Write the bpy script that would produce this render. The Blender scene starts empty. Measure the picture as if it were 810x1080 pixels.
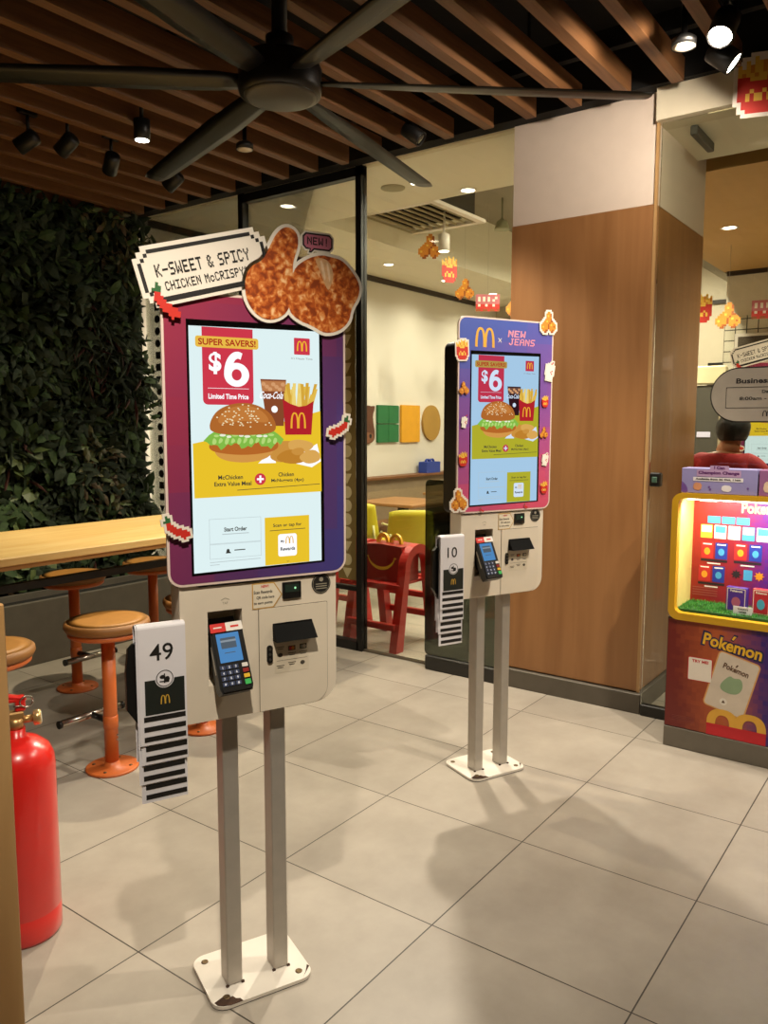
import bpy, math, random
from mathutils import Vector, Matrix
random.seed(7)
PI = math.pi
SC = bpy.context.scene
COL = SC.collection
R = math.radians

# ------------------------------------------------------------------ materials
def lin(c):
    return c / 12.92 if c <= 0.04045 else ((c + 0.055) / 1.055) ** 2.4

def hx(h):
    h = h.lstrip('#')
    return tuple(lin(int(h[i:i + 2], 16) / 255) for i in (0, 2, 4)) + (1.0,)

MATS = {}

def node_mat(name):
    m = bpy.data.materials.new(name)
    m.use_nodes = True
    nt = m.node_tree
    return m, nt, nt.nodes['Principled BSDF'], nt.nodes['Material Output']

def mat(name, col, rough=0.5, metal=0.0, var=0.06, scale=14.0, spec=0.5, bump=0.0, coat=0.0):
    """procedural paint: base colour gently broken up by noise"""
    if name in MATS:
        return MATS[name]
    m, nt, b, out = node_mat(name)
    c = hx(col)
    tc = nt.nodes.new('ShaderNodeTexCoord')
    nz = nt.nodes.new('ShaderNodeTexNoise')
    nz.inputs['Scale'].default_value = scale
    nz.inputs['Detail'].default_value = 4
    nt.links.new(tc.outputs['Object'], nz.inputs['Vector'])
    rp = nt.nodes.new('ShaderNodeValToRGB')
    rp.color_ramp.elements[0].position = 0.3
    rp.color_ramp.elements[1].position = 0.7
    rp.color_ramp.elements[0].color = tuple(v * (1 - var) for v in c[:3]) + (1,)
    rp.color_ramp.elements[1].color = tuple(min(1, v * (1 + var)) for v in c[:3]) + (1,)
    nt.links.new(nz.outputs['Fac'], rp.inputs['Fac'])
    nt.links.new(rp.outputs['Color'], b.inputs['Base Color'])
    b.inputs['Roughness'].default_value = rough
    b.inputs['Metallic'].default_value = metal
    b.inputs['Specular IOR Level'].default_value = spec
    b.inputs['Coat Weight'].default_value = coat
    if bump:
        bp = nt.nodes.new('ShaderNodeBump')
        bp.inputs['Strength'].default_value = bump
        bp.inputs['Distance'].default_value = 0.01
        nt.links.new(nz.outputs['Fac'], bp.inputs['Height'])
        nt.links.new(bp.outputs['Normal'], b.inputs['Normal'])
    MATS[name] = m
    return m

def emit(name, col, strength=1.0):
    if name in MATS:
        return MATS[name]
    m = bpy.data.materials.new(name)
    m.use_nodes = True
    nt = m.node_tree
    nt.nodes.clear()
    e = nt.nodes.new('ShaderNodeEmission')
    o = nt.nodes.new('ShaderNodeOutputMaterial')
    e.inputs['Color'].default_value = hx(col)
    e.inputs['Strength'].default_value = strength
    nt.links.new(e.outputs[0], o.inputs[0])
    MATS[name] = m
    return m

def scr(col, k=1.0):
    """lit pixels of a display, one per colour"""
    return emit('lit_' + col.lstrip('#') + ('' if k == 1 else '_%d' % int(k * 100)), col, 0.95 * k)

def wood(name, c1, c2, rough=0.45, sc=(1, 1, 1), grain=9.0, bump=0.04):
    if name in MATS:
        return MATS[name]
    m, nt, b, out = node_mat(name)
    tc = nt.nodes.new('ShaderNodeTexCoord')
    mp = nt.nodes.new('ShaderNodeMapping')
    mp.inputs['Scale'].default_value = sc
    nt.links.new(tc.outputs['Object'], mp.inputs['Vector'])
    nz = nt.nodes.new('ShaderNodeTexNoise')
    nz.inputs['Scale'].default_value = grain
    nz.inputs['Detail'].default_value = 6
    nz.inputs['Distortion'].default_value = 0.6
    nt.links.new(mp.outputs[0], nz.inputs['Vector'])
    rp = nt.nodes.new('ShaderNodeValToRGB')
    rp.color_ramp.elements[0].position = 0.32
    rp.color_ramp.elements[1].position = 0.68
    rp.color_ramp.elements[0].color = hx(c1)
    rp.color_ramp.elements[1].color = hx(c2)
    nt.links.new(nz.outputs['Fac'], rp.inputs['Fac'])
    nt.links.new(rp.outputs[0], b.inputs['Base Color'])
    b.inputs['Roughness'].default_value = rough
    bp = nt.nodes.new('ShaderNodeBump')
    bp.inputs['Strength'].default_value = bump
    nt.links.new(nz.outputs['Fac'], bp.inputs['Height'])
    nt.links.new(bp.outputs['Normal'], b.inputs['Normal'])
    MATS[name] = m
    return m

def glass(name, tint='ffffff', refl=0.9, rough=0.0):
    """thin pane: clear with a Fresnel mirror on top"""
    if name in MATS:
        return MATS[name]
    m = bpy.data.materials.new(name)
    m.use_nodes = True
    nt = m.node_tree
    nt.nodes.clear()
    o = nt.nodes.new('ShaderNodeOutputMaterial')
    t = nt.nodes.new('ShaderNodeBsdfTransparent')
    t.inputs[0].default_value = hx(tint)
    g = nt.nodes.new('ShaderNodeBsdfGlossy')
    g.inputs['Roughness'].default_value = rough
    f = nt.nodes.new('ShaderNodeFresnel')
    f.inputs['IOR'].default_value = 1.45
    mu = nt.nodes.new('ShaderNodeMath')
    mu.operation = 'MULTIPLY'
    mu.inputs[1].default_value = refl
    nt.links.new(f.outputs[0], mu.inputs[0])
    mx = nt.nodes.new('ShaderNodeMixShader')
    nt.links.new(mu.outputs[0], mx.inputs[0])
    nt.links.new(t.outputs[0], mx.inputs[1])
    nt.links.new(g.outputs[0], mx.inputs[2])
    nt.links.new(mx.outputs[0], o.inputs[0])
    MATS[name] = m
    return m

def floor_mat():
    m, nt, b, out = node_mat('porcelain_tiles')
    tc = nt.nodes.new('ShaderNodeTexCoord')
    mp = nt.nodes.new('ShaderNodeMapping')
    mp.inputs['Location'].default_value = (-0.098, 0.0, 0)
    nt.links.new(tc.outputs['Object'], mp.inputs['Vector'])
    br = nt.nodes.new('ShaderNodeTexBrick')
    br.offset = 0.0
    br.inputs['Scale'].default_value = 1.0
    br.inputs['Brick Width'].default_value = 0.5995
    br.inputs['Row Height'].default_value = 0.606
    br.inputs['Mortar Size'].default_value = 0.0022
    br.inputs['Mortar Smooth'].default_value = 0.1
    br.inputs['Color1'].default_value = hx('a2998d')
    br.inputs['Color2'].default_value = hx('a9a094')
    br.inputs['Mortar'].default_value = hx('3f3932')
    nt.links.new(mp.outputs[0], br.inputs['Vector'])
    nz = nt.nodes.new('ShaderNodeTexNoise')
    nz.inputs['Scale'].default_value = 3.2
    nz.inputs['Detail'].default_value = 7
    nz.inputs['Roughness'].default_value = 0.62
    nt.links.new(tc.outputs['Object'], nz.inputs['Vector'])
    rp = nt.nodes.new('ShaderNodeValToRGB')
    rp.color_ramp.elements[0].position = 0.3
    rp.color_ramp.elements[1].position = 0.72
    rp.color_ramp.elements[0].color = (0.8, 0.79, 0.77, 1)
    rp.color_ramp.elements[1].color = (1.06, 1.06, 1.05, 1)
    nt.links.new(nz.outputs['Fac'], rp.inputs['Fac'])
    mx = nt.nodes.new('ShaderNodeMix')
    mx.data_type = 'RGBA'
    mx.blend_type = 'MULTIPLY'
    mx.inputs[0].default_value = 1.0
    nt.links.new(br.outputs['Color'], mx.inputs[6])
    nt.links.new(rp.outputs[0], mx.inputs[7])
    nt.links.new(mx.outputs[2], b.inputs['Base Color'])
    b.inputs['Roughness'].default_value = 0.42
    b.inputs['Specular IOR Level'].default_value = 0.35
    bp = nt.nodes.new('ShaderNodeBump')
    bp.inputs['Strength'].default_value = 0.25
    bp.inputs['Distance'].default_value = 0.002
    bp.invert = True
    nt.links.new(br.outputs['Fac'], bp.inputs['Height'])
    nt.links.new(bp.outputs['Normal'], b.inputs['Normal'])
    return m

def block_print(name, ca, cb, cc, diag=(0.8, 0.6), step=7.5, off=0.0):
    """printed gradient of square blocks, running across a board in its own plane (x, z)"""
    m, nt, b, out = node_mat(name)
    tc = nt.nodes.new('ShaderNodeTexCoord')
    sp = nt.nodes.new('ShaderNodeSeparateXYZ')
    nt.links.new(tc.outputs['Object'], sp.inputs[0])
    def blocks(sock):
        a = nt.nodes.new('ShaderNodeMath'); a.operation = 'MULTIPLY'; a.inputs[1].default_value = step
        nt.links.new(sock, a.inputs[0])
        f = nt.nodes.new('ShaderNodeMath'); f.operation = 'FLOOR'
        nt.links.new(a.outputs[0], f.inputs[0])
        d = nt.nodes.new('ShaderNodeMath'); d.operation = 'DIVIDE'; d.inputs[1].default_value = step
        nt.links.new(f.outputs[0], d.inputs[0])
        # half block, half smooth
        s = nt.nodes.new('ShaderNodeMath'); s.operation = 'ADD'
        nt.links.new(d.outputs[0], s.inputs[0]); nt.links.new(sock, s.inputs[1])
        h = nt.nodes.new('ShaderNodeMath'); h.operation = 'MULTIPLY'; h.inputs[1].default_value = 0.5
        nt.links.new(s.outputs[0], h.inputs[0])
        return h.outputs[0], f.outputs[0]
    bx, fx = blocks(sp.outputs['X'])
    bz, fz = blocks(sp.outputs['Z'])
    m1 = nt.nodes.new('ShaderNodeMath'); m1.operation = 'MULTIPLY_ADD'
    m1.inputs[1].default_value = diag[0]; m1.inputs[2].default_value = off
    nt.links.new(bx, m1.inputs[0])
    m2 = nt.nodes.new('ShaderNodeMath'); m2.operation = 'MULTIPLY_ADD'
    m2.inputs[1].default_value = diag[1]
    nt.links.new(bz, m2.inputs[0]); nt.links.new(m1.outputs[0], m2.inputs[2])
    cmb = nt.nodes.new('ShaderNodeCombineXYZ')
    nt.links.new(fx, cmb.inputs[0]); nt.links.new(fz, cmb.inputs[1])
    wn = nt.nodes.new('ShaderNodeTexWhiteNoise')
    nt.links.new(cmb.outputs[0], wn.inputs['Vector'])
    w = nt.nodes.new('ShaderNodeMath'); w.operation = 'MULTIPLY_ADD'; w.inputs[1].default_value = 0.10
    nt.links.new(wn.outputs['Value'], w.inputs[0]); nt.links.new(m2.outputs[0], w.inputs[2])
    rp = nt.nodes.new('ShaderNodeValToRGB')
    rp.color_ramp.elements[0].color = hx(ca)
    rp.color_ramp.elements[1].color = hx(cc)
    e = rp.color_ramp.elements.new(0.5); e.color = hx(cb)
    nt.links.new(w.outputs[0], rp.inputs['Fac'])
    nt.links.new(rp.outputs[0], b.inputs['Base Color'])
    b.inputs['Roughness'].default_value = 0.4
    MATS[name] = m
    return m

def crispy_mat():
    m, nt, b, out = node_mat('fried_chicken_photo_print')
    tc = nt.nodes.new('ShaderNodeTexCoord')
    vo = nt.nodes.new('ShaderNodeTexVoronoi'); vo.inputs['Scale'].default_value = 52
    nz = nt.nodes.new('ShaderNodeTexNoise'); nz.inputs['Scale'].default_value = 66; nz.inputs['Detail'].default_value = 3
    nz.inputs['Distortion'].default_value = 0.5
    nt.links.new(tc.outputs['Object'], vo.inputs['Vector']); nt.links.new(tc.outputs['Object'], nz.inputs['Vector'])
    a = nt.nodes.new('ShaderNodeMath'); a.operation = 'MULTIPLY_ADD'; a.inputs[1].default_value = -0.28
    nt.links.new(vo.outputs['Distance'], a.inputs[0]); nt.links.new(nz.outputs['Fac'], a.inputs[2])
    rp = nt.nodes.new('ShaderNodeValToRGB')
    rp.color_ramp.elements[0].position = 0.20; rp.color_ramp.elements[0].color = hx('8a3a14')
    rp.color_ramp.elements[1].position = 0.60; rp.color_ramp.elements[1].color = hx('f3c48e')
    e = rp.color_ramp.elements.new(0.33); e.color = hx('b9571c')
    e = rp.color_ramp.elements.new(0.45); e.color = hx('d98440')
    nt.links.new(a.outputs[0], rp.inputs['Fac']); nt.links.new(rp.outputs[0], b.inputs['Base Color'])
    b.inputs['Roughness'].default_value = 0.45
    MATS['crispy'] = m
    return m

# ------------------------------------------------------------------ mesh builder
class MB:
    def __init__(s):
        s.v = []; s.f = []; s.m = []; s.sm = []; s.M = None
    def pt(s, p):
        p = Vector(p)
        if s.M is not None:
            p = s.M @ p
        s.v.append(p); return len(s.v) - 1
    def face(s, idx, m=0, sm=False):
        s.f.append(tuple(idx)); s.m.append(m); s.sm.append(sm)
    def quad(s, pts, m=0, sm=False):
        s.face([s.pt(p) for p in pts], m, sm)
    def box(s, x0, x1, y0, y1, z0, z1, m=0, ch=0.0):
        if ch > 0:
            c = min(ch, (x1-x0)/2.01, (y1-y0)/2.01, (z1-z0)/2.01)
            ring = lambda i: [(x0+i, y0+c), (x0+c, y0+i), (x1-c, y0+i), (x1-i, y0+c), (x1-i, y1-c), (x1-c, y1-i), (x0+c, y1-i), (x0+i, y1-c)]
            L = []
            for z, i in ((z0, c), (z0 + c, 0), (z1 - c, 0), (z1, c)):
                L.append([s.pt((max(x0+i, min(x1-i, px)), max(y0+i, min(y1-i, py)), z)) for px, py in ring(i)])
            s.face(L[0][::-1], m); s.face(L[-1], m)
            for a, b in zip(L, L[1:]):
                for k in range(8):
                    s.face((a[k], a[(k+1) % 8], b[(k+1) % 8], b[k]), m)
            return
        i = [s.pt(p) for p in ((x0,y0,z0),(x1,y0,z0),(x1,y1,z0),(x0,y1,z0),(x0,y0,z1),(x1,y0,z1),(x1,y1,z1),(x0,y1,z1))]
        for q in ((3,2,1,0),(4,5,6,7),(0,1,5,4),(1,2,6,5),(2,3,7,6),(3,0,4,7)):
            s.face([i[k] for k in q], m)
    def prism(s, pts, y0, y1, m=0, ms=None):
        """outline in the (x, z) plane, counter-clockwise seen from -y, pushed from y0 (front) to y1 (back)"""
        if area(pts) < 0: pts = pts[::-1]
        a = [s.pt((x, y0, z)) for x, z in pts]; b = [s.pt((x, y1, z)) for x, z in pts]
        s.face(a, m); s.face(b[::-1], m if ms is None else ms)
        n = len(pts)
        for k in range(n):
            s.face((a[k], b[k], b[(k+1) % n], a[(k+1) % n]), m if ms is None else ms)
    def slab(s, pts, z0, z1, m=0):
        """outline in the (x, y) plane, extruded up"""
        if area(pts) < 0: pts = pts[::-1]
        a = [s.pt((x, y, z0)) for x, y in pts]; b = [s.pt((x, y, z1)) for x, y in pts]
        s.face(a[::-1], m); s.face(b, m)
        n = len(pts)
        for k in range(n):
            s.face((a[k], a[(k+1) % n], b[(k+1) % n], b[k]), m)
    def flat(s, pts, y, m=0):
        if area(pts) < 0: pts = pts[::-1]
        s.face([s.pt((x, y, z)) for x, z in pts], m)
    def lathe(s, prof, n=32, m=0, sm=True, cap=True, c=(0, 0, 0), axis=None, sq=1.0):
        """profile of (radius, height) turned about z, or about AXIS from c"""
        Q = Matrix.Identity(3) if axis is None else Vector((0, 0, 1)).rotation_difference(Vector(axis).normalized()).to_matrix()
        c = Vector(c); L = []
        for r, z in prof:
            L.append([s.pt(c + Q @ Vector((r*math.cos(2*PI*k/n), r*sq*math.sin(2*PI*k/n), z))) for k in range(n)])
        for a, b in zip(L, L[1:]):
            for k in range(n):
                s.face((a[k], a[(k+1) % n], b[(k+1) % n], b[k]), m, sm)
        if cap:
            s.face(L[0][::-1], m); s.face(L[-1], m)
    def cyl(s, a, b, r, n=20, m=0, r2=None):
        a = Vector(a); b = Vector(b)
        s.lathe([(r, 0), (r if r2 is None else r2, (b-a).length)], n, m, True, True, a, b-a)
    def tube(s, pts, r, n=10, m=0, cap=True):
        pts = [Vector(p) for p in pts]; L = []
        up = Vector((0.13, 0.21, 0.97)).normalized()
        for i, p in enumerate(pts):
            t = (pts[min(i+1, len(pts)-1)] - pts[max(i-1, 0)]).normalized()
            u = t.cross(up).normalized(); w = u.cross(t)
            rr_ = r[i] if isinstance(r, (list, tuple)) else r
            L.append([s.pt(p + (u*math.cos(2*PI*k/n) + w*math.sin(2*PI*k/n))*rr_) for k in range(n)])
        for a, b in zip(L, L[1:]):
            for k in range(n):
                s.face((a[k], b[k], b[(k+1) % n], a[(k+1) % n]), m, True)
        if cap:
            s.face(L[0], m); s.face(L[-1][::-1], m)
    def strip(s, P, Q, y, m=0):
        """flat band between two outlines of equal length"""
        for k in range(len(P) - 1):
            s.flat([P[k], P[k+1], Q[k+1], Q[k]], y, m)
    def build(s, name, mats, parent=None, loc=None):
        me = bpy.data.meshes.new(name)
        me.from_pydata([tuple(p) for p in s.v], [], s.f)
        if not isinstance(mats, (list, tuple)): mats = [mats]
        for m in mats: me.materials.append(m)
        me.polygons.foreach_set('material_index', s.m)
        me.polygons.foreach_set('use_smooth', s.sm)
        me.validate(); me.update()
        o = bpy.data.objects.new(name, me)
        COL.objects.link(o)
        if parent is not None: o.parent = parent
        if loc is not None: o.location = loc
        return o

def area(p):
    return sum(p[i][0]*p[(i+1) % len(p)][1] - p[(i+1) % len(p)][0]*p[i][1] for i in range(len(p)))

def rr(x0, z0, x1, z1, r, n=6):
    r = (r,)*4 if not isinstance(r, (list, tuple)) else r      # bottom-left, bottom-right, top-right, top-left
    out = []
    for (cx, cz, a0, q) in ((x0+r[0], z0+r[0], PI, r[0]), (x1-r[1], z0+r[1], 1.5*PI, r[1]), (x1-r[2], z1-r[2], 0, r[2]), (x0+r[3], z1-r[3], PI/2, r[3])):
        if q == 0: out.append((cx, cz)); continue
        for k in range(n+1):
            a = a0 + PI/2*k/n
            out.append((cx+q*math.cos(a), cz+q*math.sin(a)))
    return out

def ell(cx, cz, a, b, n=28, t0=0, t1=2*PI):
    full = abs(t1 - t0 - 2*PI) < 1e-6
    k = n if full else n+1
    return [(cx+a*math.cos(t0+(t1-t0)*i/n), cz+b*math.sin(t0+(t1-t0)*i/n)) for i in range(k)]

def smooth(pts, it=2):
    for _ in range(it):
        q = []
        for i in range(len(pts)):
            a, b = pts[i], pts[(i+1) % len(pts)]
            q += [(a[0]*.75+b[0]*.25, a[1]*.75+b[1]*.25), (a[0]*.25+b[0]*.75, a[1]*.25+b[1]*.75)]
        pts = q
    return pts

def grow(pts, d):
    if area(pts) < 0: pts = pts[::-1]
    out = []; n = len(pts)
    for i in range(n):
        a, b, c = Vector(pts[i-1]), Vector(pts[i]), Vector(pts[(i+1) % n])
        u = (b-a).normalized(); w = (c-b).normalized()
        nn = Vector((u.y+w.y, -u.x-w.x))
        nn = nn.normalized() if nn.length > 1e-6 else Vector((u.y, -u.x))
        out.append((b.x+nn.x*d, b.y+nn.y*d))
    return out

_TX = {}
def text_mesh(s, bold):
    k = (s, bold)
    if k not in _TX:
        cu = bpy.data.curves.new('t', 'FONT')
        cu.body = s; cu.size = 1.0; cu.resolution_u = 3; cu.offset = bold
        cu.fill_mode = 'FRONT'
        ob = bpy.data.objects.new('t', cu)
        COL.objects.link(ob)
        dg = bpy.context.evaluated_depsgraph_get()
        me = bpy.data.meshes.new_from_object(ob.evaluated_get(dg))
        V = [(v.co.x, v.co.y) for v in me.vertices]; F = [tuple(p.vertices) for p in me.polygons]
        bpy.data.objects.remove(ob); bpy.data.curves.remove(cu); bpy.data.meshes.remove(me)
        xs = [a for a, b in V] or [0, 1]; ys = [b for a, b in V] or [0, 1]
        _TX[k] = (V, F, min(xs), max(xs), min(ys), max(ys))
    return _TX[k]

def text(mb, s, cx, cz, w=None, h=None, y=0, m=0, bold=0.0, rot=0.0, shear=0.0):
    """flat lettering centred on (cx, cz); w and/or h give its box"""
    V, F, a, b, c, d = text_mesh(s, bold)
    kx = (w/(b-a)) if w else None; kz = (h/(d-c)) if h else None
    if kx is None: kx = kz
    if kz is None: kz = kx
    base = []
    cr, sr = math.cos(rot), math.sin(rot)
    for px, pz in V:
        X = (px-(a+b)/2)*kx; Z = (pz-(c+d)/2)*kz; X += Z*shear
        base.append(mb.pt((cx+X*cr-Z*sr, y, cz+X*sr+Z*cr)))
    for f in F:
        p = [mb.v[base[i]] for i in f]
        nrm = (p[1]-p[0]).cross(p[2]-p[0])
        mb.face([base[i] for i in f], m)

# 5 x 7 pixel lettering
PF = {'K': '10001 10010 10100 11000 10100 10010 10001', 'S': '01111 10000 10000 01110 00001 00001 11110', 'W': '10001 10001 10001 10101 10101 11011 10001',
 'E': '11111 10000 10000 11110 10000 10000 11111', 'T': '11111 00100 00100 00100 00100 00100 00100', '&': '01100 10010 10100 01000 10101 10010 01101',
 'P': '11110 10001 10001 11110 10000 10000 10000', 'I': '11111 00100 00100 00100 00100 00100 11111', 'C': '01110 10001 10000 10000 10000 10001 01110',
 'Y': '10001 10001 01010 00100 00100 00100 00100', 'H': '10001 10001 10001 11111 10001 10001 10001', 'N': '10001 11001 10101 10101 10011 10001 10001',
 'M': '10001 11011 10101 10101 10001 10001 10001', 'c': '00000 00000 01110 10001 10000 10001 01110', 'R': '11110 10001 10001 11110 10100 10010 10001',
 'J': '00111 00010 00010 00010 00010 10010 01100', 'A': '01110 10001 10001 11111 10001 10001 10001', '!': '00100 00100 00100 00100 00100 00000 00100',
 '-': '00000 00000 00000 11111 00000 00000 00000', ' ': '00000 00000 00000 00000 00000 00000 00000', '*': '01000 10100 01000 00000 00000 00000 00000'}

def pixtext(mb, s, x, z, cw, ch, y, m, wt=1.15, slant=0.0):
    """pixel lettering with its lower-left corner at (x, z)"""
    for ch_ in s:
        rows = PF[ch_].split()
        for j, row in enumerate(rows):
            for i, b in enumerate(row):
                if b == '1':
                    X = x+i*cw; Z = z+(6-j)*ch
                    X += slant*(Z-z)
                    mb.flat([(X, Z), (X+cw*wt, Z), (X+cw*wt, Z+ch*wt), (X, Z+ch*wt)], y, m)
        x += cw*(6.4 if ch_ != ' ' else 4.2)
    return x

# pixel art stickers and cut-outs, one letter per cell
ART = {
'fries': ['....y..y..', '..y.yyoy.y', 'y.yoyyoyyo', 'yyyoyyoyyo', 'yoyyoyyoyy', 'rrryyyyrrr', 'rrrrrrrrrr', 'rrrrrrrrrr', 'rrryrryrrr', 'rryryyryrr', 'rryryyryrr', '.rrrrrrrr.', '.rrrrrrrr.', '..rrrrrr..'],
'chicken': ['.....oo....', '....ooob...', '....oyob...', '....oooo...', '...oooob...', '..ooyoobb..', '.ooooobooo.', 'oooooboyooo', 'oyooobooobo', 'ooooobooooo', '.oobb.oobo.', '..bb...bb..'],
'cup': ['.....r.', '....r..', '..www..', 'wwwwwww', 'wwwwwww', 'wwwwwww', 'wwwwwrw', 'wwwwrww', 'wwwwwrw', '.wwwww.', '.wwwww.', '.wwwww.', '.wwwww.'],
'chili': ['.g........', '.gg.......', 'ggg.......', '.rr.......', '.rrr......', '.rrrr.....', '..rrrrr...', '...rrrrrr.', '....rrrrrr', '......rrrr', '.......r..'],
'sign': ['pppppppppp', 'pwpwpwppwp', 'pwpwpwpwpp', 'pppppppppp', 'rwrrwrrwrr', 'rrrrrrrrrr', 'bbrbbrbbrb']}
PAL = {'y': 'f2c24a', 'o': 'd98a2b', 'r': 'cf2f22', 'b': '9a4f17', 'w': 'f2ece0', 'g': '33663a', 'p': 'c96f78'}
ORDER = 'yorbwgp'
def art_mats():
    return [mat('card_white', 'ece2d4', 0.6, var=.02)] + [mat('art_' + k, PAL[k], 0.5, var=.05) for k in ORDER]

def pixart(mb, key, cx, cz, w, y, thick=0.003, flip=False, rot=0.0, border=True):
    """die-cut pixel picture: white backing with real thickness, coloured cells on its front"""
    rows = ART[key]; nc = len(rows[0]); nr = len(rows); c = w/nc
    cr, sr = math.cos(rot), math.sin(rot)
    def P(i, j):
        X = (i-nc/2)*c*(-1 if flip else 1); Z = (nr/2-j)*c
        return (cx+X*cr-Z*sr, cz+X*sr+Z*cr)
    on = lambda i, j: 0 <= i < nc and 0 <= j < nr and rows[j][i] != '.'
    if border:
        for j in range(-1, nr+1):
            for i in range(-1, nc+1):
                if any(on(i+a, j+b) for a in (-1, 0, 1) for b in (-1, 0, 1)):
                    mb.prism([P(i, j), P(i, j+1), P(i+1, j+1), P(i+1, j)], y, y+thick, 0)
    elif border is None:
        for j in range(nr):
            for i in range(nc):
                if on(i, j): mb.prism([P(i, j), P(i, j+1), P(i+1, j+1), P(i+1, j)], y, y+thick, 0)
    for j in range(nr):
        for i in range(nc):
            if on(i, j):
                mb.flat([P(i, j), P(i, j+1), P(i+1, j+1), P(i+1, j)], y-0.0004, 1+ORDER.index(rows[j][i]))

def arches(mb, cx, z0, w, h, y, m, t=0.16, n=14):
    """the double-arch letter M: two tall narrow arches side by side"""
    a = w/4*1.08; th = w*t*0.75
    for sgn in (-1, 1):
        c = cx+sgn*(w/2-a)
        def arc(r, hh, cut):
            out = []
            for k in range(n+1):
                t_ = PI-PI*k/n
                out.append((c+r*math.copysign(abs(math.cos(t_))**0.8, math.cos(t_)), z0+hh*(abs(math.sin(t_))**0.8)))
            return out
        P = arc(a, h, 0); Q = arc(a-th, h-th*0.75, 0)
        mb.strip(P, Q, y-(0.0001 if sgn > 0 else 0), m)

# ------------------------------------------------------------------ scene tags
def tag(o, label, cat, group=None, kind=None):
    o['label'] = label; o['category'] = cat
    if group: o['group'] = group
    if kind: o['kind'] = kind
    return o

def thing(name, label, cat, loc=(0, 0, 0), rz=0.0, group=None, scale=1.0):
    o = bpy.data.objects.new(name, None)
    COL.objects.link(o)
    o.empty_display_size = 0.1
    o.location = loc; o.rotation_euler = (0, 0, rz); o.scale = (scale,)*3
    return tag(o, label, cat, group)

def struct(o):
    o['kind'] = 'structure'
    return o

def copy_tree(o, parent=None):
    c = o.copy(); COL.objects.link(c)
    if parent is not None: c.parent = parent
    for ch in list(o.children):
        copy_tree(ch, c)
    return c

# ------------------------------------------------------------------ shared materials
M_CREAM = mat('kiosk_cream_plastic', 'e0d3bf', 0.42, var=.02)
M_CREAM2 = mat('kiosk_door_plastic', 'ddd0bb', 0.42, var=.02)
M_STEEL = mat('brushed_grey_steel', 'b4ada3', 0.42, 0.45, var=.04, scale=30)
M_WHITE = mat('white_powder_coat', 'dcd4c8', 0.4, var=.03)
M_CARD = mat('white_card', 'e6e2e6', 0.45, var=.015)
M_BOARD = mat('card_white', 'ece2d4', 0.6, var=.02)
M_BLACK = mat('black_plastic', '141312', 0.35, var=.1)
M_INK = mat('black_ink', '17130f', 0.6, var=.05)
M_BLKMETAL = mat('black_metal', '0d0c0b', 0.45, var=.1)
M_RUST = mat('chipped_rust', '3a2414', 0.9, var=.35, scale=60)
M_PAINT = mat('off_white_wall_paint', 'cfc4ae', 0.8, var=.02, scale=4)
M_GREYP = mat('grey_paint', '8e8675', 0.85, var=.04)
M_DARK = mat('black_ceiling_paint', '0a0908', 0.95, var=.2)
M_YEL = mat('golden_yellow_ink', 'f3bd2c', 0.5, var=.03)
M_RED = mat('signal_red_ink', 'c8202a', 0.5, var=.04)

# ================================================================== ROOM
HC = 3.05        # underside of the ceiling slats
b = MB(); b.box(-2.6, 11.0, -2.6, 6.0, -0.12, 0.0)
struct(b.build('floor', floor_mat()))
b = MB(); b.box(-2.6, 4.16, -2.6, 5.6, 3.42, 3.52)
struct(b.build('ceiling', M_DARK))
# living-wall side
b = MB(); b.box(-2.6, 4.05, 5.36, 5.5, 0, 3.42)
struct(b.build('wall_left', mat('dark_green_backing', '10130d', 0.95)))
b = MB(); b.box(-2.75, -2.6, -2.6, 5.5, 0, 3.52)
struct(b.build('wall_back', M_PAINT))
b = MB(); b.box(-2.6, 11.0, -2.75, -2.6, 0, 3.6)
struct(b.build('wall_right', M_PAINT))
# dining room beyond the glass
b = MB(); b.box(4.05, 10.6, 5.4, 5.5, 0, 3.7)
struct(b.build('wall_dining', mat('dining_wall_paint', 'dad5ca', 0.8, var=.02, scale=3)))
b = MB(); b.box(4.12, 10.4, 5.375, 5.399, 3.065, 3.125)
struct(b.build('trim_1', mat('dark_brown_trim', '2a1b12', 0.5)))
b = MB()
b.box(9.96, 10.1, 1.9, 5.4, 0, 3.7); b.box(8.2, 9.96, 1.85, 1.97, 0, 3.7); b.box(8.2, 8.3, -2.6, 1.85, 0, 3.7)
struct(b.build('wall_far', mat('far_wall_paint', 'd9cfba', 0.8, var=.02)))
b = MB(); b.box(8.17, 8.199, -2.6, 1.97, 2.91, 2.955); b.box(9.93, 9.959, 1.98, 5.3, 2.91, 2.955)
struct(b.build('trim_2', MATS['dark_brown_trim']))
# dining ceiling: pale soffits round a raised grey bay, a lower warm ceiling to the right
b = MB()
b.box(4.06, 5.05, 2.1, 5.4, 3.12, 3.2); b.box(5.05, 10.0, 4.36, 5.4, 3.12, 3.2)
b.box(5.05, 5.09, 2.1, 4.36, 3.2, 3.68); b.box(5.05, 10.0, 4.36, 4.4, 3.2, 3.68)
struct(b.build('ceiling_dining', mat('soffit_paint', 'e2dcc6', 0.85, var=.02, scale=3)))
b = MB(); b.box(4.0, 10.1, -2.6, 5.4, 3.68, 3.75); b.box(4.06, 10.0, 2.0, 2.1, 2.95, 3.68)
struct(b.build('ceiling_bay', M_GREYP))
b = MB(); b.box(4.16, 4.73, -2.6, 2.0, 2.952, 3.05); b.box(4.95, 8.2, -2.6, 2.0, 2.95, 3.05)
o = struct(b.build('ceiling_counter', [mat('ceiling_warm_light_tint', 'b58c50', 0.7, var=.03), MATS['soffit_paint']]))  # warm tone of the orange lamps is put into this ceiling colour
for p in o.data.polygons:
    if p.index < 6: p.material_index = 1
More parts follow.
